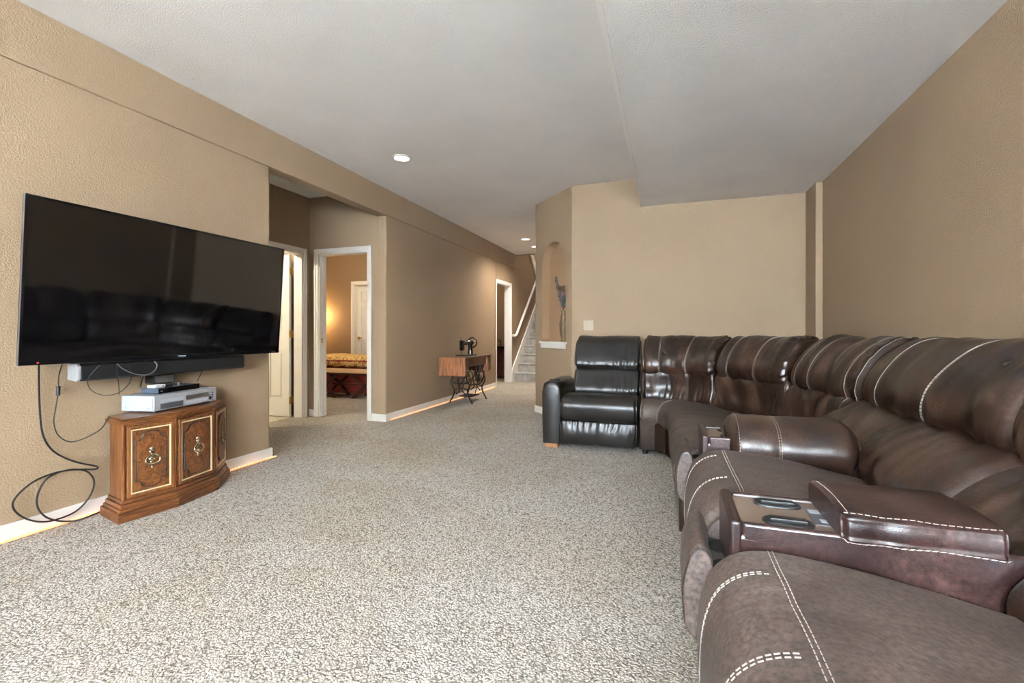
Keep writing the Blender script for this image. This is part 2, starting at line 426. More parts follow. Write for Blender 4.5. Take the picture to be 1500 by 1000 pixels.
# door casings (flat stock with a back band) and jambs
def casing_y(name, x0, x1, y, s, z=2.03, w=0.057):      # opening in a wall of constant y; s = side facing out (-1 toward -y)
    m = MB(); t1, t2 = 0.012*s, 0.02*s
    for (a, b, z0, z1) in ((x0-w, x0, 0, z+w), (x1, x1+w, 0, z+w), (x0, x1, z, z+w)):
        m.box(a, b, min(y, y+t1), max(y, y+t1), z0, z1)
    for (a, b, z0, z1) in ((x0-w, x0-w+0.022, 0, z+w), (x1+w-0.022, x1+w, 0, z+w), (x0-w, x1+w, z+w-0.022, z+w)):
        m.box(a, b, min(y, y+t2), max(y, y+t2), z0, z1)
    return struct(m.build(name, 'trim_white', bevel=0.003))
def jamb_y(name, x0, x1, y0, y1, z=2.03):
    m = MB().box(x0, x0+0.016, y0, y1, 0, z).box(x1-0.016, x1, y0, y1, 0, z).box(x0, x1, y0, y1, z-0.016, z)
    ym = y0*0.55+y1*0.45
    m.box(x0+0.016, x0+0.028, ym, ym+0.03, 0, z-0.016).box(x1-0.028, x1-0.016, ym, ym+0.03, 0, z-0.016)
    return struct(m.build(name, 'trim_white', bevel=0.002))
def casing_x(name, y0, y1, x, s, z=2.03, w=0.057):
    m = MB(); t1, t2 = 0.012*s, 0.02*s
    for (a, b, z0, z1) in ((y0-w, y0, 0, z+w), (y1, y1+w, 0, z+w), (y0, y1, z, z+w)):
        m.box(min(x, x+t1), max(x, x+t1), a, b, z0, z1)
    for (a, b, z0, z1) in ((y0-w, y0-w+0.022, 0, z+w), (y1+w-0.022, y1+w, 0, z+w), (y0-w, y1+w, z+w-0.022, z+w)):
        m.box(min(x, x+t2), max(x, x+t2), a, b, z0, z1)
    return struct(m.build(name, 'trim_white', bevel=0.003))
def jamb_x(name, y0, y1, x0, x1, z=2.03):
    m = MB().box(x0, x1, y0, y0+0.016, 0, z).box(x0, x1, y1-0.016, y1, 0, z).box(x0, x1, y0, y1, z-0.016, z)
    return struct(m.build(name, 'trim_white', bevel=0.002))
casing_y('trim_1', -4.13, -3.396, 4.59, -1); jamb_y('trim_2', -4.13, -3.396, 4.588, 4.712)
casing_x('trim_3', 3.74, 4.475, -4.27, 1); jamb_x('trim_4', 3.74, 4.475, -4.392, -4.268)
casing_x('trim_5', 8.24, 9.05, XL, 1); jamb_x('trim_6', 8.24, 9.05, -3.272, XL+0.002)
casing_y('trim_7', -6.04, -5.28, 7.70, -1); jamb_y('trim_8', -6.04, -5.28, 7.698, 7.822)
MB().box(-4.114, -4.1125, 4.62, 4.65, 0.92, 0.98).build('strike_plate', 'brass', bpy.data.objects['trim_2'])

# six-panel door leaf built in a local frame: x along the width, y thickness, z up
def door_leaf(name, loc, rz, w=0.70, h=2.0, hinge=True, knob=None):
    T = 0.035
    M = Matrix.Translation(Vector(loc)) @ Matrix.Rotation(rz, 4, 'Z')
    st, mid = 0.105, 0.09
    rows = [(0.22, 0.82), (0.98, 1.56), (1.66, 1.88)]
    m = MB().box(0, st, 0, T, 0, h, M).box(w-st, w, 0, T, 0, h, M).box(w/2-mid/2, w/2+mid/2, 0, T, 0, h, M)
    zz = [0]+[v for r in rows for v in r]+[h]
    for k in range(0, len(zz), 2):
        m.box(st, w/2-mid/2, 0, T, zz[k], zz[k+1], M).box(w/2+mid/2, w-st, 0, T, zz[k], zz[k+1], M)
    o = m.build(name, 'door_white', origin=loc); struct(o)
    for a, b in ((st, w/2-mid/2), (w/2+mid/2, w-st)):
        for z0, z1 in rows:
            q = MB().box(a, b, 0.012, T-0.012, z0, z1, M)
            e = 0.028
            q.box(a+e, b-e, 0.004, T-0.004, z0+e, z1-e, M)
            q.build('panel', 'door_white', o, bevel=0.004)
    if hinge:
        for z in (0.20, 1.02, 1.80):
            q = MB().box(-0.006, 0.002, 0.0, T, z-0.045, z+0.045, M)
            q.tube([M @ Vector((-0.006, -0.006, z-0.048)), M @ Vector((-0.006, -0.006, z+0.048))], 0.007, 10)
            q.box(-0.028, -0.002, -0.006, 0.002, z-0.045, z+0.045, M)
            q.build('hinge', 'brass', o)
    if knob:
        kx, kz = knob
        P = lambda x, y, z: M @ Vector((x, y, z))
        q = MB().tube([P(kx, 0.0, kz), P(kx, -0.008, kz)], 0.03, 16).tube([P(kx, -0.008, kz), P(kx, -0.05, kz)], 0.011, 10)
        q.tube([P(kx, -0.05, kz), P(kx+0.05, -0.055, kz), P(kx+0.105, -0.05, kz)], [0.011, 0.009, 0.008], 10)
        q.build('handle', 'brass', o, smooth=True)
    return o
door_leaf('door_1', (-4.425, 4.452, 0.012), R(180), hinge=True)
door_leaf('door_3', (-6.03, 7.78, 0.012), R(0), w=0.74, hinge=False, knob=(0.055, 0.93))

# staircase with carpeted steps, skirt board and handrail
st = MB()
RUN, RISE, SY = 0.225, 0.19, 9.28
steps = None
for k in range(14):
    q = MB().box(-3.148, -2.10, SY+k*RUN, SY+(k+1)*RUN+0.02, max(0, (k-1)*RISE), (k+1)*RISE)
    q.tube([(-3.148, SY+k*RUN+0.004, (k+1)*RISE-0.018), (-2.10, SY+k*RUN+0.004, (k+1)*RISE-0.018)], 0.019, 8)
    if steps is None:
        steps = thing('staircase', None, None, (-2.6, SY, 0)); struct(steps)
    q.build('step', 'stair_carpet', steps)
sl = RISE/RUN
yA, yB = 9.13, 12.4
m = MB(); zs = lambda y: (y-SY)*sl+RISE
m.add([(x, y, z) for x in (XL, XL+0.022) for (y, z) in ((yA, 0), (SY+0.2, 0), (yB, zs(yB)-0.25), (yB, zs(yB)+0.10), (yA+0.03, max(0.28, zs(yA)+0.12)), (yA, 0.22))],
      [(0, 1, 2, 3, 4, 5), (6, 7, 8, 9, 10, 11)]+[(i, (i+1) % 6, 6+(i+1) % 6, 6+i) for i in range(6)])
struct(m.build('trim_stair_skirt', 'trim_white'))
m = MB()
m.add([(x, y, z) for x in (XL, XL+0.03) for (y, z) in ((9.6, 3.62), (11.1, 2.42), (11.1, 2.62), (9.6, 3.82))], [(0, 1, 2, 3), (4, 5, 6, 7)]+[(i, (i+1) % 4, 4+(i+1) % 4, 4+i) for i in range(4)])
struct(m.build('trim_upper_stair', 'trim_white'))
h = thing('handrail', 'white wooden handrail climbing the stairwell wall above the carpeted steps', 'handrail', (-3.08, 9.2, 0.9))
a, b = Vector((-3.075, 9.24, 1.0)), Vector((-3.075, 12.2, 1.0+2.96*sl))
MB().tube([Vector((-3.15, 9.215, 0.985)), Vector((-3.10, 9.215, 0.985)), Vector((-3.075, 9.24, 1.0)), b], 0.027, 8, flat=1.0).build('rail', 'trim_white', h)
for k in (0.12, 0.5, 0.88):
    p = a.lerp(b, k)
    MB().tube([p+Vector((0, 0, -0.02)), p+Vector((0, 0, -0.06)), p+Vector((-0.07, 0, -0.07))], 0.007, 6).build('bracket', 'brass', h)

# ------------------------------------------------------------------ upholstery
class Pillow:
    """closed profile (a = forward, b = up) swept along a plan path, pinched at both ends"""
    def __init__(s, path, prof, nu=72, nv=64, end=(0.14, 0.14), pw=2.4, tip=0.25, seams=(), wr=0.004, wf=(3, 5), seed=0, puff=0.0, pucker=(), folds=(), skew=0.0, cs=None):
        P = catmull([(p[0], p[1], p[2] if len(p) > 2 else 0) for p in path], 200)
        Q = [Vector((p[0], p[1], 0)) for p in catmull([(a, b, 0) for a, b in prof], nv, True)]
        ca = sum(q.x for q in Q)/nv; cb = sum(q.y for q in Q)/nv
        if cs: ca, cb = cs
        s.nu, s.nv = nu, nv
        ln = [0]
        for i in range(1, 200): ln.append(ln[-1]+(P[i]-P[i-1]).length)
        T = ln[-1]; s.len = T
        def at(u):
            d = u*T; lo = 0
            while lo < 198 and ln[lo+1] < d: lo += 1
            k = (d-ln[lo])/max(1e-9, ln[lo+1]-ln[lo]); p = P[lo].lerp(P[lo+1], k)
            i0, i1 = max(0, lo-4), min(199, lo+5)
            t = P[i1]-P[i0]; t.z = 0; t.normalize()
            return p, Vector((t.y, -t.x, 0))
        s.us = [0.5-0.5*math.cos(math.pi*i/(nu-1))*(0.85+0.15*abs(math.cos(math.pi*i/(nu-1)))) for i in range(nu)]
        s.us[0] = 0; s.us[-1] = 1
        G = []
        for u in s.us:
            p, n = at(u); k = 1.0
            if end[0] > 0 and u < end[0]: k *= max(tip, (1-(1-u/end[0])**pw)**(1/pw))
            if end[1] > 0 and u > 1-end[1]: k *= max(tip, (1-(1-(1-u)/end[1])**pw)**(1/pw))
            row = []
            for q in Q:
                g = 1.0+puff*math.sin(math.pi*u)
                for (su, dep, wd) in seams: g -= dep*math.exp(-((u-su)*T/wd)**2)
                a = ca+(q.x-ca)*k*g; b = cb+(q.y-cb)*k*g
                row.append(p+n*a+Vector((0, 0, b)))
            G.append(row)
        s.G = G
        D = []
        for i in range(nu):
            c = sum(G[i], Vector())/nv; row = []
            for j in range(nv):
                nrm = s.nrm(i, j, c)
                x = G[i][j]
                sk = skew*j/nv
                d = wr*noise.noise(Vector((s.us[i]*T*wf[0]*4+seed+sk, j/nv*wf[1]*2.0, seed*1.7)))
                d += wr*0.5*noise.noise(Vector((s.us[i]*T*wf[0]*10+seed+sk*2.5, j/nv*wf[1]*3.0, seed*3.1+5)))
                for (su, amp, wd, fr) in pucker:
                    e = math.exp(-((s.us[i]-su)*T/wd)**2)
                    d += amp*e*math.sin(j/nv*fr*2*math.pi+4*noise.noise(Vector((seed, j*0.3, su*9))))
                for (fu, fw, amp, fr, fv, fvw) in folds:
                    e = math.exp(-((s.us[i]-fu)*T/fw)**2-((j/nv-fv)/fvw)**2)
                    d -= amp*e*abs(math.sin(s.us[i]*T*fr+3.0*noise.noise(Vector((seed+fu, j/nv*3, s.us[i]*T*4)))))
                row.append(x+nrm*d)
            D.append(row)
        s.G = D
    def nrm(s, i, j, c=None):
        G = s.G; nv = s.nv
        du = G[min(i+1, s.nu-1)][j]-G[max(i-1, 0)][j]; dv = G[i][(j+1) % nv]-G[i][(j-1) % nv]
        n = du.cross(dv)
        if n.length < 1e-10: return Vector((0, 0, 1))
        n.normalize()
        if c is None: c = sum(G[i], Vector())/nv
        if n.dot(G[i][j]-c) < 0: n = -n
        return n
    def at(s, u, v, off=0.0):
        i = 0
        while i < s.nu-2 and s.us[i+1] < u: i += 1
        a = (u-s.us[i])/max(1e-9, s.us[i+1]-s.us[i]); f = (v % 1.0)*s.nv; j = int(f) % s.nv; b = f-int(f); G = s.G; j2 = (j+1) % s.nv
        p = G[i][j].lerp(G[i][j2], b).lerp(G[i+1][j].lerp(G[i+1][j2], b), a)
        return p+s.nrm(i, j)*off, s.nrm(i, j)
    def build(s, name, mat, parent):
        m = MB(); vs = [p for row in s.G for p in row]; nu, nv = s.nu, s.nv
        fs = [(i*nv+j, i*nv+(j+1) % nv, (i+1)*nv+(j+1) % nv, (i+1)*nv+j) for i in range(nu-1) for j in range(nv)]
        c0 = sum(s.G[0], Vector())/nv; c1 = sum(s.G[-1], Vector())/nv; n = len(vs); vs += [c0, c1]
        fs += [((j+1) % nv, j, n) for j in range(nv)]+[((nu-1)*nv+j, (nu-1)*nv+(j+1) % nv, n+1) for j in range(nv)]
        m.add(vs, fs); s.o = m.build(name, mat, parent, smooth=True, ang=75); return s.o
    def line(s, pts, n=90, off=0.0015):
        """curve over the surface through (u, v) pairs, evenly resampled"""
        c = [Vector((a, b, 0)) for a, b in pts]; out = []
        for k in range(n):
            t = k/(n-1)*(len(c)-1); i = min(int(t), len(c)-2); q = c[i].lerp(c[i+1], t-i)
            out.append(s.at(q.x, q.y, off))
        return out
def stitches(mb, pts, dash=0.009, gap=0.0045, w=0.0016, side=0.0):
    """small thread pieces laid along a surface line; side shifts the row sideways"""
    P = [p for p, n in pts]; Nn = [n for p, n in pts]; d = 0; i = 0; L = [0]
    Q = []
    for k in range(len(P)):
        t = (P[min(k+1, len(P)-1)]-P[max(k-1, 0)]); t = t.normalized() if t.length > 1e-9 else Vector((1, 0, 0))
        Q.append(P[k]+t.cross(Nn[k])*side)
    for k in range(1, len(Q)): L.append(L[-1]+(Q[k]-Q[k-1]).length)
    def at(x):
        j = 0
        while j < len(L)-2 and L[j+1] < x: j += 1
        a = (x-L[j])/max(1e-9, L[j+1]-L[j]); return Q[j].lerp(Q[j+1], a), Nn[j]
    x = 0
    while x+dash < L[-1]:
        a, n = at(x); b, _ = at(x+dash); t = b-a
        if t.length > 1e-6:
            t.normalize(); sd = t.cross(n)*w*0.5; up = n*w*0.35
            mb.add([a-sd-up, a+sd-up, b+sd-up, b-sd-up, a-sd+up, a+sd+up, b+sd+up, b-sd+up],
                   [(0,1,2,3),(7,6,5,4),(0,4,5,1),(1,5,6,2),(2,6,7,3),(3,7,4,0)])
        x += dash+gap
def seam(pil, mb, pts, rows=(0.0,), n=90, **kw):
    q = pil.line(pts, n)
    for r in rows: stitches(mb, q, side=r, **kw)
def stitch_part(mb, parent):
    if mb.v: tag(mb.build('stitching', 'thread', parent), kind='stuff')

sofa = thing('sectional_sofa', 'large brown leather reclining sectional wrapping the corner with pale contrast stitching', 'sofa', (0.7, 2.6, 0))
# closed profiles, v = 0 at the first point, going up the front
HEAD = [(-0.02, 0.66), (0.025, 0.69), (0.045, 0.75), (0.022, 0.84), (-0.045, 0.935), (-0.135, 1.005), (-0.225, 1.022), (-0.30, 0.98), (-0.325, 0.85), (-0.29, 0.70), (-0.14, 0.655)]
def lumbar(b, top=0.72, bot=0.36): return [(b-0.03, bot), (b+0.005, bot+0.10), (b-0.02, bot+0.20), (b*0.45, top-0.05), (-0.02, top), (-0.16, top), (-0.24, 0.6), (-0.24, 0.42), (-0.1, bot-0.02)]
SEAT = [(-0.045, 0.085), (-0.012, 0.18), (0.0, 0.30), (-0.010, 0.43), (-0.052, 0.515), (-0.14, 0.552), (-0.32, 0.542), (-0.52, 0.508), (-0.70, 0.46), (-0.74, 0.34), (-0.55, 0.27), (-0.25, 0.22), (-0.10, 0.10)]

ROWS2 = (-0.0045, 0.0045)
def head(path, seams, seed, stitch, ends=(0.07, 0.07), pucker=(), mat='leather_brown', dash=None, puff=0.0, folds=(), skew=0.0):
    p = Pillow(path, HEAD, seams=seams, seed=seed, end=ends, tip=0.84, wr=0.012, wf=(2.2, 2.0), pucker=pucker, puff=puff, folds=folds, skew=skew)
    o = p.build('headrest', mat, sofa); mb = MB()
    for u, rows in stitch:
        kw = dash or dict(dash=0.011, gap=0.003, w=0.0022)
        seam(p, mb, [(u, -0.02), (u, 0.54)], rows, **kw)
    seam(p, mb, [(0.03, 0.02), (0.97, 0.02)], (0.0,), dash=0.011, gap=0.003, w=0.0018)
    stitch_part(mb, o); return p
def lumb(path, b, seams, seed, stitch, ends=(0.06, 0.06), pucker=(), top=0.72, bot=0.36, folds=(), skew=0.0):
    p = Pillow(path, lumbar(b, top, bot), seams=seams, seed=seed, end=ends, tip=0.7, wr=0.013, wf=(2.5, 2.0), pucker=pucker, folds=folds, skew=skew)
    o = p.build('lumbar_cushion', 'leather_brown', sofa); mb = MB()
    for u, rows in stitch: seam(p, mb, [(u, 0.0), (u, 0.42)], rows, dash=0.011, gap=0.003, w=0.0022)
    stitch_part(mb, o); return p
P1, P2, P3, P4, P5 = (-0.225, 4.42), (0.37, 4.17), (0.80, 3.57), (0.965, 2.76), (0.965, 1.70)
head([P1, (-0.02, 4.40), (0.19, 4.315), P2], [(0.22, 0.04, 0.02), (0.60, 0.04, 0.02)], 1, [(0.22, ROWS2), (0.60, ROWS2)], pucker=[(0.93, 0.005, 0.07, 10)])
head([(P2[0]+0.02, P2[1]-0.03), (0.60, 3.90), (P3[0]-0.01, P3[1]+0.02)], [(0.16, 0.04, 0.02), (0.55, 0.04, 0.02)], 2, [(0.16, ROWS2), (0.55, ROWS2)], pucker=[(0.92, 0.007, 0.08, 11)])
head([(P3[0]+0.01, P3[1]-0.02), (0.895, 3.22), (P4[0], P4[1]+0.02)], [(0.10, 0.03, 0.02), (0.30, 0.04, 0.025), (0.50, 0.20, 0.07)], 3, [(0.10, (0,)), (0.30, (0,)), (0.83, (0,)), (0.95, (0,))], pucker=[(0.90, 0.006, 0.045, 13)], puff=0.06)
head([P4, (0.965, 2.3), P5], [(0.17, 0.03, 0.02), (0.56, 0.05, 0.025), (0.78, 0.10, 0.06)], 4, [(0.17, (0,)), (0.56, ROWS2)], ends=(0.05, 0.05), puff=0.03)
head([(0.965, 1.72), (0.965, 1.2), (0.965, 0.48)], [(0.25, 0.03, 0.02), (0.62, 0.05, 0.025)], 5, [(0.25, (0,)), (0.62, ROWS2)], ends=(0.05, 0.05), puff=0.03)
lumb([P1, (-0.02, 4.40), (0.19, 4.315), P2], 0.03, [], 11, [(0.97, (0,))], folds=[(0.40, 0.12, 0.014, 75, 0.12, 0.16), (0.85, 0.10, 0.010, 80, 0.12, 0.14)])
lumb([P2, (0.60, 3.90), P3], 0.05, [], 12, [(0.95, (0,))], folds=[(0.85, 0.12, 0.012, 70, 0.12, 0.16)], skew=6)
lumb([P3, (0.895, 3.22), P4], 0.11, [(0.45, 0.10, 0.05)], 13, [(0.82, (0,))], pucker=[(0.92, 0.006, 0.05, 10)], skew=5)
lumb([(0.965, 2.84), (0.965, 2.3), (0.965, 1.60)], 0.265, [], 14, [(0.985, ROWS2)], folds=[(0.45, 0.35, 0.012, 34, 0.25, 0.2), (0.97, 0.08, 0.02, 60, 0.08, 0.08)], skew=14)
lumb([(0.965, 1.62), (0.965, 1.4), (0.965, 1.20)], 0.265, [], 15, [(0.93, ROWS2)])
lumb([(0.965, 1.22), (0.965, 0.9), (0.965, 0.50)], 0.315, [], 16, [(0.5, ROWS2)])
# seats
WEDGE = [(-0.06, 0.24), (-0.010, 0.29), (0.0, 0.34), (-0.02, 0.41), (-0.075, 0.452), (-0.18, 0.465), (-0.36, 0.45), (-0.50, 0.43), (-0.62, 0.41), (-0.66, 0.34), (-0.5, 0.27), (-0.25, 0.23)]
wpath = [(-0.236, 4.06), (-0.13, 4.04), (-0.05, 3.96), (-0.012, 3.80), (0.0, 3.5), (0.008, 3.0), (0.025, 2.44)]
p = Pillow(wpath, WEDGE, nu=90, seams=[(0.09, 0.02, 0.015)], end=(0.02, 0.02), tip=0.9, wr=0.006, wf=(1.5, 2), seed=21, pucker=[(0.25, 0.004, 0.2, 9)])
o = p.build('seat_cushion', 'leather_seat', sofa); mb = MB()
seam(p, mb, [(0.09, 0.02), (0.09, 0.42)], ROWS2, dash=0.011, gap=0.003, w=0.0022); stitch_part(mb, o)
def seat(y0, y1, cross, seed):
    p = Pillow([(0.064, y0), (0.064, (y0+y1)/2), (0.064, y1)], SEAT, nu=64, nv=64, seams=[(c, 0.012, 0.012) for c in cross[:0]], end=(0.06, 0.06), tip=0.93, wr=0.007, wf=(1.2, 1.5), seed=seed)
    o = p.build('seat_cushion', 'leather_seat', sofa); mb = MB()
    v = 0.392                                            # long seam across the seat
    seam(p, mb, [(0.02, v), (0.98, v)], ROWS2, n=120)
    for c in cross: seam(p, mb, [(c, 0.04), (c, v-0.012)], ROWS2, n=120, w=0.0022)
    stitch_part(mb, o); return p
seat(2.14, 1.445, (0.16, 0.60), 31)
seat(1.205, 0.50, (0.20, 0.57, 0.90), 32)
# base, wedge skirt, back shell, outer arm
m = MB().box(0.13, 1.18, 0.30, 2.44, 0.03, 0.30)
wp2 = [(p[0]+0.02, p[1]+0.03) for p in [(-0.255, 4.04), (-0.13, 4.02), (-0.045, 3.94), (-0.005, 3.78), (0.01, 3.48), (0.018, 2.98), (0.03, 2.41)]]
poly = wp2+[(1.15, 2.44), (1.15, 3.6), (0.6, 4.4), (-0.225, 4.62)]
m.prism(poly, 0.045, 0.30)
m.build('base', 'leather_brown', sofa, bevel=0.01)
SHELL = [(-0.20, 0.06), (-0.20, 0.88), (-0.24, 0.93), (-0.29, 0.90), (-0.31, 0.5), (-0.30, 0.06)]
m = MB(); bp = catmull([(P1[0], P1[1], 0), (-0.02, 4.40, 0), (0.19, 4.315, 0), (P2[0], P2[1], 0), (P3[0], P3[1], 0), (P4[0], P4[1], 0), (P4[0], 2.0, 0), (P4[0], 0.50, 0)], 50)
for k in range(50):
    tt = bp[min(k+1, 49)]-bp[max(k-1, 0)]; tt.normalize(); nn = Vector((tt.y, -tt.x, 0))
    m.v += [bp[k]+nn*a+Vector((0, 0, b)) for a, b in SHELL]
for k in range(49):
    for j in range(6): m.f.append((k*6+j, k*6+(j+1) % 6, (k+1)*6+(j+1) % 6, (k+1)*6+j))
m.f.append(tuple(range(6))); m.f.append(tuple(49*6+j for j in range(6)))
m.build('back_shell', 'leather_brown', sofa)
for x, y in ((-0.19, 4.12), (0.12, 3.55), (0.12, 2.3), (1.1, 0.4), (0.2, 0.4), (1.05, 3.4), (0.0, 4.5)):
    MB().lathe([(0.022, 0), (0.026, 0.05)], 12, Matrix.Translation((x, y, 0))).build('foot', 'black_plastic', sofa)
ARM = [(-0.10, 0.05), (-0.125, 0.3), (-0.135, 0.52), (-0.11, 0.62), (0.0, 0.66), (0.11, 0.62), (0.135, 0.52), (0.125, 0.3), (0.10, 0.05)]
Pillow([(0.05, 0.36), (0.5, 0.36), (1.16, 0.36)], ARM, end=(0.06, 0.04), tip=0.8, seed=41).build('arm', 'leather_brown', sofa)

# consoles between the seats
FASC = [(-0.060, 0.285), (-0.018, 0.31), (0.0, 0.37), (-0.005, 0.46), (-0.030, 0.525), (-0.062, 0.512), (-0.074, 0.43), (-0.073, 0.33)]
def console(y0, y1, lid):
    ym = (y0+y1)/2
    body = MB()
    body.box(0.145, 0.72, y0, y1, 0.12, 0.575)
    o = body.build('console', 'leather_console', sofa, bevel=0.018, seg=4, smooth=True)
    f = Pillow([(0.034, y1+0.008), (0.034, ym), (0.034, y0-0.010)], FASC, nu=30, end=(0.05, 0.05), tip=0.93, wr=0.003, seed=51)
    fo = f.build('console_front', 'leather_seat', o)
    MB().tube([q for q, n in f.line([(0.985, 0.0), (0.985, 0.62)], 60, 0.001)], 0.0035, 6).build('piping', 'leather_brown', o)
    MB().box(0.085, 0.146, y0+0.004, y1-0.004, 0.05, 0.40).build('kick_panel', 'leather_brown', o, bevel=0.008)
    # raised rim around the control plate
    r = MB().box(0.140, 0.168, y0-0.0015, y1+0.0015, 0.14, 0.600).box(0.168, 0.71, y0, y0+0.020, 0.55, 0.597).box(0.168, 0.71, y1-0.020, y1, 0.55, 0.597)
    r.build('rim', 'leather_console', o, bevel=0.008, seg=3, smooth=True)
    MB().box(0.168, 0.46, y0+0.020, y1-0.020, 0.57, 0.588).build('control_panel', 'panel_brown', o, bevel=0.002)
    # cup tray in front of the box
    tr = MB().box(0.106, 0.150, y0+0.01, y1-0.01, 0.40, 0.455)
    tr.build('cup_tray', 'smoke_grey', o)
    for dy in (-0.058, 0.058):
        MB().lathe([(0.040, 0.0), (0.040, 0.004)], 24, Matrix.Translation((0.145, ym+dy, 0.4545))).build('cup_holder', 'dark_void', o)
    for dy in (-0.062, 0.062):
        ring = [(0.275+0.052*math.copysign(abs(math.cos(q))**0.6, math.cos(q)), ym+dy+0.026*math.copysign(abs(math.sin(q))**0.8, math.sin(q)), 0.5895) for q in [2*math.pi*k/32 for k in range(32)]]
        g = MB().prism([(a, b) for a, b, c in ring], 0.588, 0.5925).tube(ring, 0.005, 6, closed=True)
        g.box(0.235, 0.315, ym+dy-0.012, ym+dy+0.012, 0.592, 0.600)
        g.build('recline_handle', 'black_plastic', o, bevel=0.002)
    pl = MB().box(0.335, 0.425, ym-0.055, ym+0.055, 0.588, 0.590).build('label_plate', 'smoke_grey', o)
    for k, (a, b, c, d) in enumerate(((0.342, 0.366, 0.020, 0.045), (0.372, 0.385, 0.022, 0.045), (0.352, 0.372, -0.04, -0.018), (0.378, 0.402, -0.045, -0.016))):
        MB().box(a, b, ym+c, ym+d, 0.5899, 0.5906).build('label_icon', 'silver_light', o)
    return o
def lid(o, y0, y1, x0, x1, z, prof, seams, name='lid', seed=60, mat='leather_console', tip=0.75, end=(0.06, 0.06), stitch=()):
    ym = (y0+y1)/2
    p = Pillow([(x0, ym), ((x0+x1)/2, ym), (x1, ym)], prof, nu=44, end=end, tip=tip, seams=seams, wr=0.005, wf=(2, 2), seed=seed)
    q = p.build(name, mat, o); mb = MB()
    for pts, rows in stitch: seam(p, mb, pts, rows, n=120)
    stitch_part(mb, q); return p
c1 = console(1.205, 1.445, None)
LID1 = [(0.126, 0.588), (0.136, 0.602), (0.134, 0.630), (0.116, 0.646), (0.0, 0.655), (-0.116, 0.646), (-0.134, 0.630), (-0.136, 0.602), (-0.126, 0.588), (0, 0.585)]
lid(c1, 1.205, 1.445, 0.365, 0.655, 0, LID1, [], seed=61, tip=0.90, end=(0.04, 0.04), stitch=[([(0.03, 0.29), (0.985, 0.29)], (0.0,)), ([(0.02, 0.03), (0.985, 0.03)], ROWS2), ([(0.05, 0.30), (0.05, 0.50)], (0.0,))])
c2 = console(2.155, 2.42, None)
LID2 = [(0.11, 0.465), (0.165, 0.50), (0.178, 0.58), (0.12, 0.65), (0.0, 0.68), (-0.12, 0.655), (-0.165, 0.58), (-0.15, 0.50), (-0.09, 0.465)]
lid(c2, 2.155, 2.42, 0.235, 0.735, 0, LID2, [(0.40, 0.03, 0.02)], name='armrest_pad', seed=62, mat='leather_brown', tip=0.55, end=(0.13, 0.16), stitch=[([(0.10, -0.04), (0.10, 0.58)], (0.0,)), ([(0.40, -0.04), (0.40, 0.58)], ROWS2), ([(0.05, 0.0), (0.97, 0.0)], (0.0,))])

# black leather recliner at the far end
rec = thing('recliner', 'black glossy leather recliner with one cup-holder arm beside the brown sectional', 'recliner', (-0.65, 4.5, 0))
def rp(name, x0, x1, prof, seams=(), seed=0, wr=0.004, wf=(2, 2), end=(0.05, 0.05), tip=0.75, pucker=(), y=4.04, parent=None, nu=72, puff=0, folds=()):
    p = Pillow([(x0, y), ((x0+x1)/2, y), (x1, y)], prof, nu=nu, seams=seams, seed=seed, wr=wr, wf=wf, end=end, tip=tip, pucker=pucker, puff=puff, folds=folds)
    return p.build(name, 'leather_black', parent or rec)
rp('footrest', -0.925, -0.255, [(-0.06, 0.045), (-0.012, 0.055), (0.005, 0.14), (0.0, 0.22), (-0.02, 0.262), (-0.09, 0.262), (-0.10, 0.15), (-0.10, 0.05)], seed=71, wr=0.004, wf=(3, 1), folds=[(0.3, 0.14, 0.012, 55, 0.42, 0.12), (0.72, 0.10, 0.010, 60, 0.40, 0.13), (0.95, 0.06, 0.010, 70, 0.2, 0.2)], end=(0.03, 0.03), tip=0.88)
rp('seat_cushion', -0.925, -0.255, [(-0.10, 0.255), (-0.01, 0.27), (0.022, 0.34), (0.018, 0.42), (-0.05, 0.475), (-0.2, 0.482), (-0.45, 0.455), (-0.58, 0.42), (-0.55, 0.3), (-0.3, 0.26)], seed=72, wr=0.004, end=(0.04, 0.04), tip=0.88)
rp('lumbar_cushion', -0.885, -0.25, [(-0.40, 0.42), (-0.365, 0.46), (-0.36, 0.52), (-0.42, 0.62), (-0.475, 0.70), (-0.56, 0.72), (-0.66, 0.7), (-0.64, 0.5), (-0.55, 0.42)], seed=73, wr=0.006, folds=[(0.75, 0.15, 0.010, 45, 0.2, 0.12)])
rp('headrest', -0.885, -0.25, [(-0.47, 0.68), (-0.425, 0.715), (-0.42, 0.77), (-0.47, 0.88), (-0.53, 0.97), (-0.62, 1.015), (-0.72, 1.0), (-0.77, 0.9), (-0.75, 0.75), (-0.62, 0.69)], seed=74, wr=0.006, folds=[(0.72, 0.16, 0.012, 45, 0.18, 0.12), (0.25, 0.1, 0.006, 50, 0.15, 0.1)])
MB().box(-0.90, -0.258, 4.12, 4.80, 0.04, 0.44).box(-0.87, -0.26, 4.66, 4.80, 0.3, 0.92).build('frame', 'leather_black', rec, bevel=0.02, seg=3, smooth=True)
arm = MB()
pr = [(-0.08, 0.04), (-0.088, 0.3), (-0.088, 0.52), (-0.07, 0.585), (-0.03, 0.605), (0.03, 0.605), (0.07, 0.585), (0.088, 0.52), (0.088, 0.3), (0.08, 0.04)]
n = len(pr); ys = [(4.045, 0.90), (4.05, 0.96), (4.065, 1.0), (4.40, 1.0), (4.70, 0.99), (4.80, 0.9)]
for y, k in ys: arm.v += [Vector((-1.012+a*k, y, 0.04+(b-0.04)*(k if k < 1 else 1))) for a, b in pr]
for i in range(len(ys)-1):
    for j in range(n): arm.f.append((i*n+j, i*n+(j+1) % n, (i+1)*n+(j+1) % n, (i+1)*n+j))
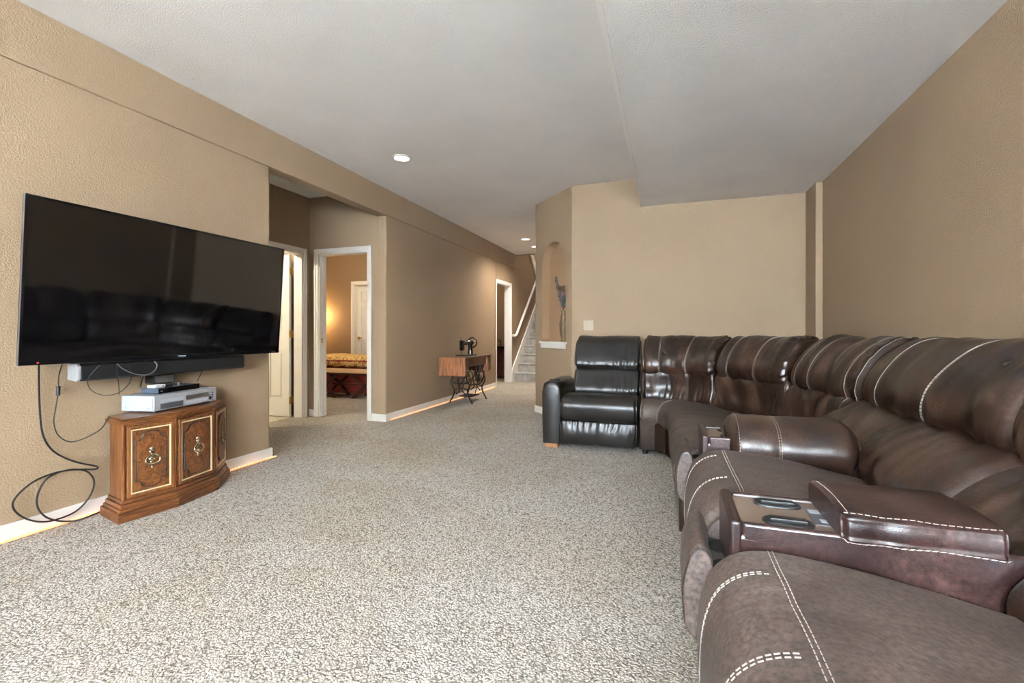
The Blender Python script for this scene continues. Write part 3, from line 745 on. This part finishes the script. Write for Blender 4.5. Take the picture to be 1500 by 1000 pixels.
arm.f.append(tuple(range(n))); arm.f.append(tuple((len(ys)-1)*n+j for j in range(n)))
ao = arm.build('arm', 'leather_black', rec, smooth=True, ang=50)
T = Matrix.Translation((-1.012, 4.19, 0.602))
MB().lathe([(0.050, 0), (0.050, 0.006), (0.043, 0.007), (0.041, 0.001)], 28, T).build('cup_holder', 'gloss_black', ao, smooth=True)
for y in (4.06, 4.66): MB().box(-1.075, -0.955, y, y+0.07, 0, 0.045).build('foot', 'wood_foot', rec, bevel=0.004)

# ------------------------------------------------------------------ television on its wall mount
TVY0, TVY1, TVX = 1.308, 2.868, -2.985
tv = thing('television', 'large flat black television tilted forward on the left wall above the wooden cabinet', 'television', (XL, (TVY0+TVY1)/2, 0.89))
TM = Matrix.Translation((TVX, 0, 0.888)) @ Matrix.Rotation(R(4.1), 4, 'Y')      # local z up the screen, x toward the room
H = 0.836
MB().box(-0.016, 0.0, TVY0, TVY1, 0, H, TM).build('casing', 'black_plastic', tv, bevel=0.004)
MB().box(-0.085, -0.016, TVY0+0.12, TVY1-0.12, 0.08, H-0.10, TM).build('rear_housing', 'black_plastic', tv, bevel=0.01)
bz = MB(); e = 0.011
bz.box(0.0, 0.006, TVY0, TVY0+e, 0, H, TM).box(0.0, 0.006, TVY1-e, TVY1, 0, H, TM).box(0.0, 0.006, TVY0, TVY1, H-e, H, TM)
bz.box(0.0, 0.007, TVY0, TVY1, 0, 0.024, TM)
bz.build('bezel', 'gloss_black', tv, bevel=0.0015)
MB().box(0.0, 0.002, TVY0+e, TVY1-e, 0.024, H-e, TM).build('screen', 'tv_screen', tv)
MB().box(-0.004, 0.0065, TVY0-0.0015, TVY0, 0.0, H, TM).build('edge_trim', 'grey_metal', tv)
MB().box(0.007, 0.0078, 2.068, 2.118, 0.009, 0.015, TM).build('badge', 'silver_light', tv)
MB().box(0.007, 0.0078, TVY1-0.075, TVY1-0.04, 0.008, 0.013, TM).build('badge', 'grey_metal', tv)
MB().box(0.007, 0.0085, TVY0+0.068, TVY0+0.076, 0.009, 0.015, TM).build('standby_light', 'red_led', tv)
MB().box(XL+0.002, XL+0.02, 1.85, 2.35, 1.12, 1.55).box(XL+0.02, -3.02, 2.02, 2.18, 1.2, 1.5).build('wall_bracket', 'black_plastic', tv, bevel=0.004)

sb = thing('soundbar', 'long black soundbar with grey end caps mounted under the television', 'soundbar', (XL, 2.05, 0.79))
pr = [(-3.075, 0.795), (-3.0, 0.787), (-2.985, 0.80), (-2.985, 0.868), (-3.0, 0.882), (-3.075, 0.882)]
def ext(poly, y0, y1, name, mat, parent, **kw):          # extrude an x-z outline along y
    M = Matrix(((1, 0, 0, 0), (0, 0, 1, 0), (0, 1, 0, 0), (0, 0, 0, 1)))
    return MB().prism(poly, y0, y1, M).build(name, mat, parent, **kw)
ext(pr, 1.562, 2.545, 'speaker_body', 'black_plastic', sb, bevel=0.003)
ext(pr, 1.547, 1.561, 'end_cap', 'silver_plastic', sb, bevel=0.002); ext(pr, 2.546, 2.56, 'end_cap', 'black_plastic', sb, bevel=0.002)
MB().box(XL+0.001, -3.07, 1.98, 2.11, 0.725, 0.87).build('bracket', 'black_plastic', sb, bevel=0.003)
MB().box(-3.07, -3.062, 1.99, 2.10, 0.73, 0.775).build('bracket_plate', 'grey_metal', sb)

# ------------------------------------------------------------------ carved wooden cabinet
BASE = [(-3.09, 1.705), (-2.84, 1.65), (-2.79, 1.945), (-2.845, 2.245), (-3.04, 2.485), (-3.09, 2.50)]
cab = thing('cabinet', 'carved oak cabinet with three canted doors and brass ring pulls below the television', 'cabinet', (-2.94, 2.08, 0))
body = offset_poly(BASE, -0.036)
MB().prism(body, 0.10, 0.535).build('body', 'oak', cab, bevel=0.003)
b = MB().prism(BASE, 0, 0.055).prism(offset_poly(BASE, -0.010), 0.055, 0.072).prism(offset_poly(BASE, -0.018), 0.072, 0.095).prism(offset_poly(BASE, -0.027), 0.095, 0.115)
b.build('plinth', 'oak_flat', cab, bevel=0.004)
tp = MB().prism(offset_poly(body, 0.008), 0.528, 0.540).prism(offset_poly(body, 0.018), 0.540, 0.558).prism(offset_poly(body, 0.010), 0.558, 0.568)
tp.build('top', 'oak_flat', cab, bevel=0.003)
def cab_door(p0, p1):
    p0 = Vector((*p0, 0)); p1 = Vector((*p1, 0)); u = (p1-p0).normalized(); n = Vector((u.y, -u.x, 0)); w = (p1-p0).length
    M = Matrix(((u.x, 0, n.x, p0.x), (u.y, 0, n.y, p0.y), (0, 1, 0, 0), (0, 0, 0, 1)))   # local: x along, y up, z out
    z0, z1 = 0.125, 0.520; a0, a1 = 0.012, w-0.012
    d = MB().box(a0, a1, z0, z1, 0.0, 0.012, M).build('door', 'burl', cab, bevel=0.002)
    st = 0.016
    fr = MB().box(a0, a0+st, z0, z1, 0.012, 0.020, M).box(a1-st, a1, z0, z1, 0.012, 0.020, M).box(a0+st, a1-st, z0, z0+st, 0.012, 0.020, M).box(a0+st, a1-st, z1-st, z1, 0.012, 0.020, M)
    fr.build('door_frame', 'oak', d, bevel=0.003)
    q = MB(); i0, i1, j0, j1, k = a0+st, a1-st, z0+st, z1-st, 0.007
    q.box(i0, i0+k, j0, j1, 0.012, 0.017, M).box(i1-k, i1, j0, j1, 0.012, 0.017, M).box(i0, i1, j0, j0+k, 0.012, 0.017, M).box(i0, i1, j1-k, j1, 0.012, 0.017, M)
    q.build('inlay', 'cream_inlay', d)
    # raised panel with scooped corners and bowed ends
    c0, c1, e0, e1 = i0+0.026, i1-0.026, j0+0.034, j1-0.034; r = min(0.034, (c1-c0)*0.28); out = []
    def scoop(cx, cy, s0, s1):
        return [(cx+r*math.cos(s0+(s1-s0)*t/8), cy+r*math.sin(s0+(s1-s0)*t/8)) for t in range(9)]
    hp = math.pi/2
    def bow(xa, xb, y, h): return [(xa+(xb-xa)*t/8, y+h*math.sin(math.pi*t/8)) for t in range(1, 8)]
    out += scoop(c0, e0, hp, 0)+bow(c0+r, c1-r, e0, -0.012)+scoop(c1, e0, math.pi, hp)+scoop(c1, e1, -hp, -math.pi)+bow(c1-r, c0+r, e1, 0.012)+scoop(c0, e1, 0, -hp)
    pan = MB().prism(out, 0.012, 0.0195, M).build('raised_panel', 'burl', d, bevel=0.003)
    cxm = (c0+c1)/2
    inner = [(cxm+(x-cxm)*1.0, y) for x, y in out]
    MB().tube([M @ Vector((x, y, 0.0150)) for x, y in inner], 0.0052, 6, closed=True).build('moulding', 'dark_groove', d)
    cx, cy = (c0+c1)/2, (e0+e1)/2+0.005
    P = lambda x, y, z: M @ Vector((cx+x, cy+y, 0.0185+z))
    hd = MB()
    for (y, rx, ry, rz) in ((0.038, 0.009, 0.009, 0.006), (0.026, 0.011, 0.008, 0.006), (0.012, 0.008, 0.010, 0.008), (-0.004, 0.013, 0.010, 0.007), (-0.018, 0.010, 0.008, 0.008), (-0.032, 0.006, 0.008, 0.006), (-0.041, 0.004, 0.004, 0.004)):
        hd.ball((cx, cy+y*1.35, 0.0215), 1.0, 10, (rx*1.4, ry*1.35, rz*1.2), M)
    ringp = [P(0.036*math.cos(q)*(1.0-0.14*math.sin(q)), -0.008+0.026*math.sin(q), 0.012-0.004*math.sin(q)) for q in [2*math.pi*k/28 for k in range(28)]]
    hd.tube(ringp, 0.0050, 8, closed=True)
    hd.build('handle', 'antique_brass', d, smooth=True)
for k in (1, 2, 3): cab_door(body[k], body[k+1])
for k in (1, 2, 3, 4):                                        # corner posts between the doors
    x, y = body[k]
    MB().tube([(x, y, 0.115), (x, y, 0.53)], 0.009, 8).build('corner_moulding', 'oak', cab, smooth=True)

# electronics on the cabinet
FL, FR = Vector((-2.90, 1.875, 0.568)), Vector((-2.985, 2.335, 0.568))
rz = math.atan2((FR-FL).y, (FR-FL).x)
vw, vd, vh = (FR-FL).length, 0.228, 0.102
v = thing('video_recorder', 'silver combination video recorder lying on the oak cabinet top', 'video recorder', tuple(FL), rz)
# local: x along the front, y to the back, z up
MB().box(0, vw, 0.014, vd, 0.010, vh).build('housing', 'silver_light', v, local=True, bevel=0.003)
MB().box(0, vw, 0, 0.014, 0.010, vh).build('front_panel', 'silver_plastic', v, local=True, bevel=0.004)
MB().box(0.04, 0.20, -0.0015, 0.002, 0.018, 0.050).build('cassette_flap', 'smoke_grey', v, local=True)
MB().box(0.04, 0.20, -0.002, 0.002, 0.054, 0.074).build('disc_tray', 'silver_light', v, local=True)
MB().box(0.22, 0.40, -0.002, 0.002, 0.050, 0.078).build('display', 'grey_metal', v, local=True)
MB().box(0.22, 0.38, -0.002, 0.002, 0.020, 0.040).build('front_door', 'silver_light', v, local=True)
for k in range(4):
    MB().tube([(0.435, 0, 0.022+0.016*k), (0.435, -0.003, 0.022+0.016*k)], 0.005, 10).build('button', 'smoke_grey', v, local=True)
MB().tube([(0.41, 0, 0.035), (0.41, -0.006, 0.035)], 0.012, 16).build('dial', 'chrome', v, local=True)
for a in (0.03, vw-0.03):
    for b in (0.03, vd-0.03): MB().tube([(a, b, 0), (a, b, 0.0105)], 0.010, 10).build('foot', 'smoke_grey', v, local=True)
for b in (0.04, vd-0.03): MB().tube([(0.001, b, 0.028), (-0.002, b, 0.028)], 0.005, 8).build('screw', 'grey_metal', v, local=True)
Mv = WM[v.name]
def on_v(x, y, z): return tuple(Mv @ Vector((x, y, z)))
d = thing('disc_player', 'slim black disc player stacked on the silver video recorder', 'disc player', on_v(0.075, 0.045, vh), rz)
MB().box(0, 0.30, 0.008, 0.13, 0.004, 0.036).build('housing', 'blue_grey_metal', d, local=True, bevel=0.002)
MB().box(0, 0.30, 0, 0.008, 0.004, 0.036).build('front_panel', 'gloss_black', d, local=True, bevel=0.001)
MB().box(0.01, 0.022, -0.0006, 0.001, 0.017, 0.021).build('badge', 'silver_light', d, local=True)
for a in (0.02, 0.28):
    for b in (0.02, 0.11): MB().tube([(a, b, 0), (a, b, 0.005)], 0.008, 8).build('foot', 'smoke_grey', d, local=True)
Md = WM[d.name]
o = thing('streaming_box', 'small white box on the black disc player', 'media box', tuple(Md @ Vector((0.0, 0.030, 0.0362))), rz)
MB().box(0, 0.075, 0, 0.06, 0, 0.020).build('housing', 'white_plastic', o, local=True, bevel=0.006, seg=3)
MB().box(0.05, 0.062, -0.0008, 0.001, 0.007, 0.013).build('logo', 'smoke_grey', o, local=True)
o = thing('cable_adapter', 'small black adapter with a pale band on the disc player', 'adapter', tuple(Md @ Vector((0.135, 0.04, 0.0362))), rz)
MB().box(0, 0.075, 0, 0.035, 0, 0.018).build('housing', 'black_plastic', o, local=True, bevel=0.003)
MB().box(0.033, 0.047, -0.001, 0.036, -0.0, 0.0185).build('band', 'silver_plastic', o, local=True)

# cables along the wall
def cable(name, label, pts, r, mat='black_plastic', X=-3.10, n=90, extra=None):
    w = [on_x(p[0], p[1], p[2] if len(p) > 2 else X) for p in pts]
    c = catmull(w, n); m = MB().tube(c, r, 7)
    o = m.build(name, mat, smooth=True); return tag(o, label, 'cable')
cable('power_cord', 'thick black cord hanging from the television and looped twice above the baseboard',
      [(57, 532, -3.06), (57, 570), (59, 610), (64, 640), (80, 662), (110, 676), (138, 682), (143, 684.5), (138, 687), (105, 688), (75, 694), (45, 708), (22, 730), (20, 745), (35, 758), (58, 764), (82, 761), (112, 748), (132, 726), (138, 706), (131, 693), (117, 687.5), (95, 689), (70, 700), (56, 722), (55, 742), (66, 756), (84, 762.5), (105, 763), (125, 758, -3.09), (150, 748, -3.10)], 0.0045, X=-3.115, n=260)
cc = cable('antenna_cable', 'thin black lead with an inline plug dropping from the television to the cabinet side',
      [(91, 533, -3.07), (86, 552), (85, 575), (81, 600), (79, 620), (86, 638), (104, 647), (128, 640), (148, 628, -3.05), (157, 615, -2.99), (161, 611, -2.97)], 0.0028)
MB().tube([on_x(85.5, 565, -3.10), on_x(85, 579, -3.10)], 0.0095, 10).build('inline_plug', 'black_plastic', cc, smooth=True)
cable('looped_lead', 'thin dark lead looping below the soundbar', [(147, 534, -2.95), (132, 550, -2.97), (128.5, 562, -3.0), (136, 573, -3.02), (155, 579, -3.03), (176, 574, -3.03), (190, 560, -3.0), (192, 545, -2.97), (187, 535, -2.95)], 0.0022)
cable('pale_lead', 'pale grey lead curving in front of the soundbar', [(172, 533, -2.95), (180, 540, -2.94), (196, 547, -2.93), (214, 549, -2.93), (226, 543, -2.93), (230, 535, -2.94), (226, 529, -2.96)], 0.0026, 'grey_metal')
cable('recorder_lead', 'thin black lead falling straight onto the silver recorder', [(171, 532, -2.95), (172, 548, -2.97), (174, 565, -3.02), (174.5, 577.5, -3.04)], 0.0024)
cable('player_lead', 'short black lead rising from the disc player', [(206, 566, -3.03), (208, 557, -3.085), (210, 552, -3.09)], 0.0035)
cable('slanted_lead', 'short slanting black lead behind the disc player end', [(289, 558, -3.08), (293, 550, -3.10), (296, 543, -3.11)], 0.003)

# glowing rope light along the foot of the left wall
def rope(label, y0, y1, lights):
    r = thing('rope_light', label, 'rope light', (XL+0.03, (y0+y1)/2, 0), 0)
    n = int((y1-y0)/0.06); X = XL+BT+0.014
    pts = [(X+0.004*noise.noise(Vector((k*0.21, y0, 3))), y0+(y1-y0)*k/n, 0.010) for k in range(n+1)]
    MB().tube(pts, 0.0065, 6).build('tube', 'rope_glow', r, smooth=True)
    bl = MB(); k = y0+0.01
    while k < y1-0.01: bl.ball((X+0.001, k, 0.0155), 0.0036, 6); k += 0.028
    tag(bl.build('bulbs', 'bulb_glow', r), kind='stuff')
    for y in lights:
        l = bpy.data.lights.new('rope_light_glow', 'POINT'); l.energy = 0.014; l.color = (1.0, 0.30, 0.14); l.shadow_soft_size = 0.02
        lo = bpy.data.objects.new('rope_light_glow', l); COL.objects.link(lo); lo.location = (XL+0.05, y, 0.035)
rope('glowing orange rope light along the baseboard below the television', 1.05, 2.98, (1.25, 1.5, 1.75, 2.0, 2.25, 2.5, 2.75))
rope('glowing orange rope light along the baseboard behind the sewing table', 4.66, 8.1, (5.2, 5.7, 6.2, 6.6, 7.0, 7.5))

# ------------------------------------------------------------------ treadle sewing machine
sew = thing('sewing_table', 'antique wooden treadle sewing table with ornate cast iron legs against the wall', 'sewing table', (-2.91, 6.37, 0))
X0, X1, Y0, Y1, ZT = -3.12, -2.70, 5.86, 6.88, 0.70
MB().box(X0, X1, Y0, Y1, ZT-0.022, ZT).build('table_top', 'old_oak_top', sew, bevel=0.006)
MB().box(X0, X1, Y0-0.014, Y0, 0.43, ZT-0.003).build('drop_leaf', 'old_oak', sew, bevel=0.006)
for ya, yb in ((Y0+0.004, Y0+0.14), (Y1-0.14, Y1-0.02)):
    bx = MB().box(X0+0.02, X1-0.03, ya, yb, 0.44, ZT-0.022).build('drawer_box', 'old_oak', sew, bevel=0.003)
    for z in (0.45, 0.565):
        dr = MB().box(X1-0.03, X1-0.012, ya+0.006, yb-0.006, z, z+0.105).build('drawer', 'old_oak_top', bx, bevel=0.006)
        MB().ball((X1-0.006, (ya+yb)/2, z+0.05), 0.012, 10).build('knob', 'antique_brass', bx, smooth=True)
MB().box(X0+0.04, X1-0.05, Y0+0.15, Y1-0.15, ZT-0.15, ZT-0.022).build('machine_well', 'old_oak_top', sew, bevel=0.004)
def iron(pts, r, name='leg_scroll', n=40):
    return MB().tube(catmull(pts, n), r, 7).build(name, 'cast_iron', sew, smooth=True)
for y in (6.15, 6.70):
    for s, xf in ((1, -2.745), (-1, -3.085)):
        xm = -2.915
        iron([(xm+s*0.14, y, 0.68), (xm+s*0.10, y, 0.56), (xm+s*0.13, y, 0.42), (xm+s*0.16, y, 0.30), (xm+s*0.11, y, 0.20), (xm+s*0.12, y, 0.12), (xf, y, 0.03), (xf+s*0.012, y, 0.012)], 0.012, 'leg')
        iron([(xm+s*0.03, y, 0.66), (xm+s*0.06, y, 0.52), (xm+s*0.02, y, 0.40), (xm+s*0.05, y, 0.30), (xm+s*0.02, y, 0.20), (xm+s*0.08, y, 0.13)], 0.009)
        iron([(xm+s*0.11, y, 0.44), (xm+s*0.06, y, 0.40), (xm+s*0.05, y, 0.34), (xm+s*0.10, y, 0.31)], 0.007)
        MB().lathe([(0.018, 0), (0.018, 0.012)], 10, Matrix.Translation((xf+s*0.012, y, 0))).build('caster', 'cast_iron', sew)
    iron([(-3.03, y, 0.20), (-2.915, y, 0.225), (-2.80, y, 0.20)], 0.010, 'crossbar')
    iron([(-3.05, y, 0.30), (-2.915, y, 0.29), (-2.78, y, 0.30)], 0.008, 'crossbar')
iron([(-2.96, 6.15, 0.30), (-2.96, 6.42, 0.27), (-2.96, 6.70, 0.30)], 0.011, 'brace')
iron([(-2.96, 6.15, 0.22), (-2.93, 6.42, 0.42), (-2.96, 6.70, 0.55)], 0.009, 'brace')
wc = Vector((-2.80, 6.60, 0.42)); wr_ = 0.165
MB().tube([wc+Vector((0, wr_*math.cos(q), wr_*math.sin(q))) for q in [2*math.pi*k/36 for k in range(36)]], 0.013, 8, closed=True).build('flywheel', 'cast_iron', sew, smooth=True)
for k in range(4):
    q = k*math.pi/4
    iron([wc+Vector((0, wr_*math.cos(q), wr_*math.sin(q))), wc+Vector((0, 0.03*math.cos(q+1.5), 0.03*math.sin(q+1.5))), wc-Vector((0, wr_*math.cos(q), wr_*math.sin(q)))], 0.007, 'spoke', 20)
MB().box(-3.02, -2.80, 6.30, 6.58, 0.075, 0.09).build('treadle', 'cast_iron', sew, bevel=0.004)
iron([(-2.82, 6.45, 0.09), (-2.81, 6.52, 0.25), (-2.80, 6.57, 0.42)], 0.007, 'pitman_rod')

sm = thing('sewing_machine', 'small black antique sewing machine head standing on the wooden treadle table', 'sewing machine', (-2.9, 6.35, ZT))
zt = ZT
MB().box(-2.99, -2.81, 6.12, 6.52, zt, zt+0.018).build('bed_plate', 'cast_iron', sm, bevel=0.006)
MB().tube(catmull([(-2.9, 6.46, zt+0.018), (-2.9, 6.46, zt+0.08), (-2.9, 6.455, zt+0.15), (-2.9, 6.45, zt+0.20)], 14), [0.043-0.001*k for k in range(14)], 12).build('column', 'gloss_black', sm, smooth=True)
MB().tube(catmull([(-2.9, 6.50, zt+0.19), (-2.9, 6.42, zt+0.205), (-2.9, 6.30, zt+0.19), (-2.9, 6.17, zt+0.185)], 20), [0.040-0.0008*k for k in range(20)], 12).build('arm', 'gloss_black', sm, smooth=True)
MB().box(-2.93, -2.87, 6.13, 6.185, zt+0.085, zt+0.235).build('face_plate', 'gloss_black', sm, bevel=0.008, seg=3)
MB().tube([(-2.9, 6.155, zt+0.02), (-2.9, 6.155, zt+0.28)], 0.005, 8).build('needle_bar', 'cast_iron', sm)
MB().tube([(-2.9, 6.30, zt+0.22), (-2.9, 6.30, zt+0.265)], 0.004, 8).build('spool_pin', 'cast_iron', sm)
hw = Vector((-2.9, 6.535, zt+0.195))
MB().tube([hw+Vector((0.075*math.cos(q), 0, 0.075*math.sin(q))) for q in [2*math.pi*k/28 for k in range(28)]], 0.010, 8, closed=True).build('hand_wheel', 'gloss_black', sm, smooth=True)
sp = MB()
for k in range(3):
    q = k*math.pi/3; sp.tube([hw+Vector((0.073*math.cos(q), 0, 0.073*math.sin(q))), hw-Vector((0.073*math.cos(q), 0, 0.073*math.sin(q)))], 0.005, 6)
sp.tube([hw+Vector((0, -0.06, 0)), hw+Vector((0, 0.02, 0))], 0.014, 10)
sp.build('wheel_spokes', 'chrome', sm)

# ------------------------------------------------------------------ ceiling fittings, switches
def downlight(x, y, label, power, group=None):
    d = thing('recessed_light', label, 'ceiling light', (x, y, CH), 0, group)
    T = Matrix.Translation((x, y, CH-0.008))
    MB().lathe([(0.070, 0.006), (0.074, 0.0), (0.092, 0.002), (0.095, 0.008), (0.07, 0.008)], 32, T).build('trim_ring', 'trim_white', d, smooth=True)
    MB().lathe([(0.071, 0.0), (0.071, 0.004)], 32, Matrix.Translation((x, y, CH-0.005))).build('lens', 'lens_glow', d)
    if power:
        l = bpy.data.lights.new('recessed_light_beam', 'SPOT'); l.energy = power; l.color = (1.0, 0.92, 0.80); l.spot_size = R(150); l.spot_blend = 1.0; l.shadow_soft_size = 0.07
        lo = bpy.data.objects.new('recessed_light_beam', l); COL.objects.link(lo); lo.location = (x, y, CH-0.03)
downlight(-2.44, 3.82, 'round recessed ceiling light in front of the open recess with two doors', 45)
downlight(-2.44, 7.86, 'round recessed ceiling light in the hallway before the stairs', 110)
downlight(-2.47, 8.60, 'round recessed ceiling light closest to the staircase', 70)
sw = thing('wall_switch', 'cream double rocker switch plate on the back wall above the black recliner', 'switch', (-0.86, YB, 1.06))
MB().box(-0.915, -0.800, YB-0.006, YB, 1.075, 1.19).build('plate', 'cream_plate', sw, bevel=0.003)
for x in (-0.885, -0.83):
    MB().box(x-0.012, x+0.012, YB-0.010, YB-0.005, 1.105, 1.16).build('rocker', 'cream_plate', sw, bevel=0.002)

# ------------------------------------------------------------------ vase of dried stems in the niche
uv = upar(826.5)-0.02
vc = wp(na+0.135, 0.053, nz0+0.002)
vs = thing('vase', 'tall curved bronze vase standing in the arched wall niche', 'vase', tuple(vc))
prof = [(0.036, 0), (0.040, 0.01), (0.031, 0.03), (0.030, 0.05), (0.044, 0.10), (0.050, 0.16), (0.047, 0.22), (0.033, 0.29), (0.028, 0.33), (0.033, 0.37), (0.036, 0.375), (0.030, 0.37), (0.024, 0.32)]
MB().lathe(prof, 24).build('body', 'bronze', vs, smooth=True, local=True)
for k in range(8):
    q = 2*math.pi*k/8
    MB().tube([(r*1.02*math.cos(q+0.6*z/0.37), r*1.02*math.sin(q+0.6*z/0.37), z) for r, z in prof[3:9]], 0.004, 6).build('ridge', 'bronze', vs, smooth=True, local=True)
fl = thing('dried_flowers', 'bunch of dried leafy stems with dusky blossoms in the bronze vase', 'dried flowers', tuple(vc+Vector((0, 0, 0.34))))
rnd = random.Random(5)
for k in range(18):
    ux = rnd.uniform(-0.06, 0.14) if k else 0.20; dz = rnd.uniform(0.16, 0.36) if k else 0.45; dd = rnd.uniform(-0.03, 0.025)
    tip = U*ux+N*dd+Vector((0, 0, dz))
    pts = catmull([Vector((0, 0, 0.030)), Vector((0, 0, 0.05))+tip*0.1, tip*0.55+Vector((0, 0, 0.03)), tip], 12)
    stt = MB().tube(pts, 0.0028, 5).build('stem', 'stem_brown', fl, local=True)
    bl = MB()
    for j in range(5, 12):
        for r_ in range(3):
            off = Vector((rnd.uniform(-1, 1), rnd.uniform(-1, 1), rnd.uniform(-0.4, 0.9)))*0.017
            bl.ball(pts[j]+off, 1.0, 6, (rnd.uniform(0.007, 0.012), rnd.uniform(0.007, 0.012), rnd.uniform(0.010, 0.020)))
    bl.build('blossom', ('blossom_teal', 'blossom_mauve', 'stem_brown')[k % 3], stt, local=True)

# ------------------------------------------------------------------ bedroom seen through the doorway
bed = thing('bed', 'low bed with a leopard-print cover and red skirt in the far bedroom', 'bed', (-5.65, 6.95, 0))
MB().box(-6.75, -4.72, 6.52, 7.38, 0.0, 0.42).build('bed_skirt', 'red_skirt', bed, bevel=0.01)
MB().box(-6.78, -4.68, 6.50, 7.40, 0.42, 0.58).build('mattress', 'red_skirt', bed, bevel=0.03, seg=3)
m = MB(); nx, ny = 40, 14
for i in range(nx+1):
    for j in range(ny+1):
        x = -6.2+1.56*i/nx; y = 6.46+0.95*j/ny
        e = min(j/2, 1.0, (nx-i)/2); z = 0.50+0.14*min(1, e)**0.5+0.012*noise.noise(Vector((x*4, y*4, 1)))
        if j == 0: z = 0.475+0.012*math.sin(i*0.9)
        m.v.append(Vector((x, y, z)))
for i in range(nx):
    for j in range(ny): a = i*(ny+1)+j; m.f.append((a, a+1, a+ny+2, a+ny+1))
cv = m.build('cover', 'leopard', bed, smooth=True, ang=80); md = cv.modifiers.new('thick', 'SOLIDIFY'); md.thickness = 0.02
MB().box(-6.85, -6.79, 6.48, 7.42, 0.0, 1.05).build('headboard', 'dark_red_wood', bed, bevel=0.01)
for y, x in ((6.80, -6.52),):
    o = tag(MB().ball((x, y, 0.66), 1.0, 16, (0.16, 0.22, 0.075)).build('pillow', 'dark_pillow', smooth=True), 'dark pillow at the head of the leopard-print bed', 'pillow')
be = thing('bench', 'dark wooden crossed-leg bench with a tan seat in front of the bed', 'bench', (-5.0, 6.2, 0))
MB().box(-5.62, -4.30, 6.02, 6.40, 0.37, 0.41).build('seat_frame', 'dark_red_wood', be, bevel=0.008)
Pillow([(-5.60, 6.21), (-4.95, 6.21), (-4.31, 6.21)], [(0.17, 0.40), (0.19, 0.42), (0.12, 0.445), (0, 0.455), (-0.12, 0.445), (-0.19, 0.42), (-0.17, 0.40)], nu=20, nv=20, tip=0.6, end=(0.06, 0.06), wr=0.003).build('seat_pad', 'tan_fabric', be)
for cx in (-4.56, -5.30):
    for y in (6.05, 6.37):
        for s in (-1, 1):
            MB().tube(catmull([(cx-s*0.21, y, 0.37), (cx-s*0.12, y, 0.28), (cx, y, 0.20), (cx+s*0.10, y, 0.11), (cx+s*0.20, y, 0.0)], 18), [0.028]*18, 8, flat=0.8).build('leg', 'dark_red_wood', be, smooth=True)
MB().box(-5.30, -4.56, 6.19, 6.23, 0.185, 0.215).build('stretcher', 'dark_red_wood', be, bevel=0.004)
nt = thing('nightstand', 'dark wooden nightstand beside the bed head', 'nightstand', (-6.95, 7.5, 0))
MB().box(-7.15, -6.80, 7.50, 7.69, 0.0, 0.60).build('body', 'dark_red_wood', nt, bevel=0.006)
MB().box(-7.17, -6.78, 7.48, 7.695, 0.60, 0.625).build('top', 'dark_red_wood', nt, bevel=0.004)
lp = thing('table_lamp', 'glowing table lamp on the nightstand by the bedroom wall', 'lamp', (-6.90, 7.57, 0.625))
MB().lathe([(0.06, 0), (0.06, 0.015), (0.02, 0.03), (0.035, 0.12), (0.04, 0.2), (0.015, 0.3), (0.01, 0.45)], 18).build('base', 'brass', lp, smooth=True, local=True)
MB().lathe([(0.105, 0.42), (0.075, 0.64), (0.073, 0.64), (0.103, 0.42)], 24).build('shade', 'lamp_shade', lp, smooth=True, local=True)
point('table_lamp_bulb', (-6.80, 7.50, 1.40), 14, (1.0, 0.62, 0.26), 0.06)

# vanity cabinet in the room beside the stairs
vn = thing('vanity', 'dark red wooden vanity with a black countertop through the doorway beside the stairs', 'vanity', (-3.85, 9.9, 0))
MB().box(-4.6, -3.50, 9.75, 10.25, 0.06, 0.70).build('body', 'dark_red_wood', vn, bevel=0.006)
MB().box(-4.6, -3.52, 9.78, 10.25, 0.0, 0.06).build('toe_kick', 'dark_void', vn)
MB().box(-4.62, -3.46, 9.71, 10.27, 0.70, 0.735).build('countertop', 'gloss_black', vn, bevel=0.004)
for x in (-4.56, -4.22, -3.87): MB().box(x, x+0.32, 9.735, 9.752, 0.10, 0.66).build('door', 'dark_red_wood', vn, bevel=0.005)
MB().tube(catmull([(-3.75, 10.1, 0.735), (-3.75, 10.1, 0.84), (-3.75, 10.02, 0.88), (-3.75, 9.93, 0.85)], 16), 0.011, 8).build('faucet', 'cast_iron', vn, smooth=True)
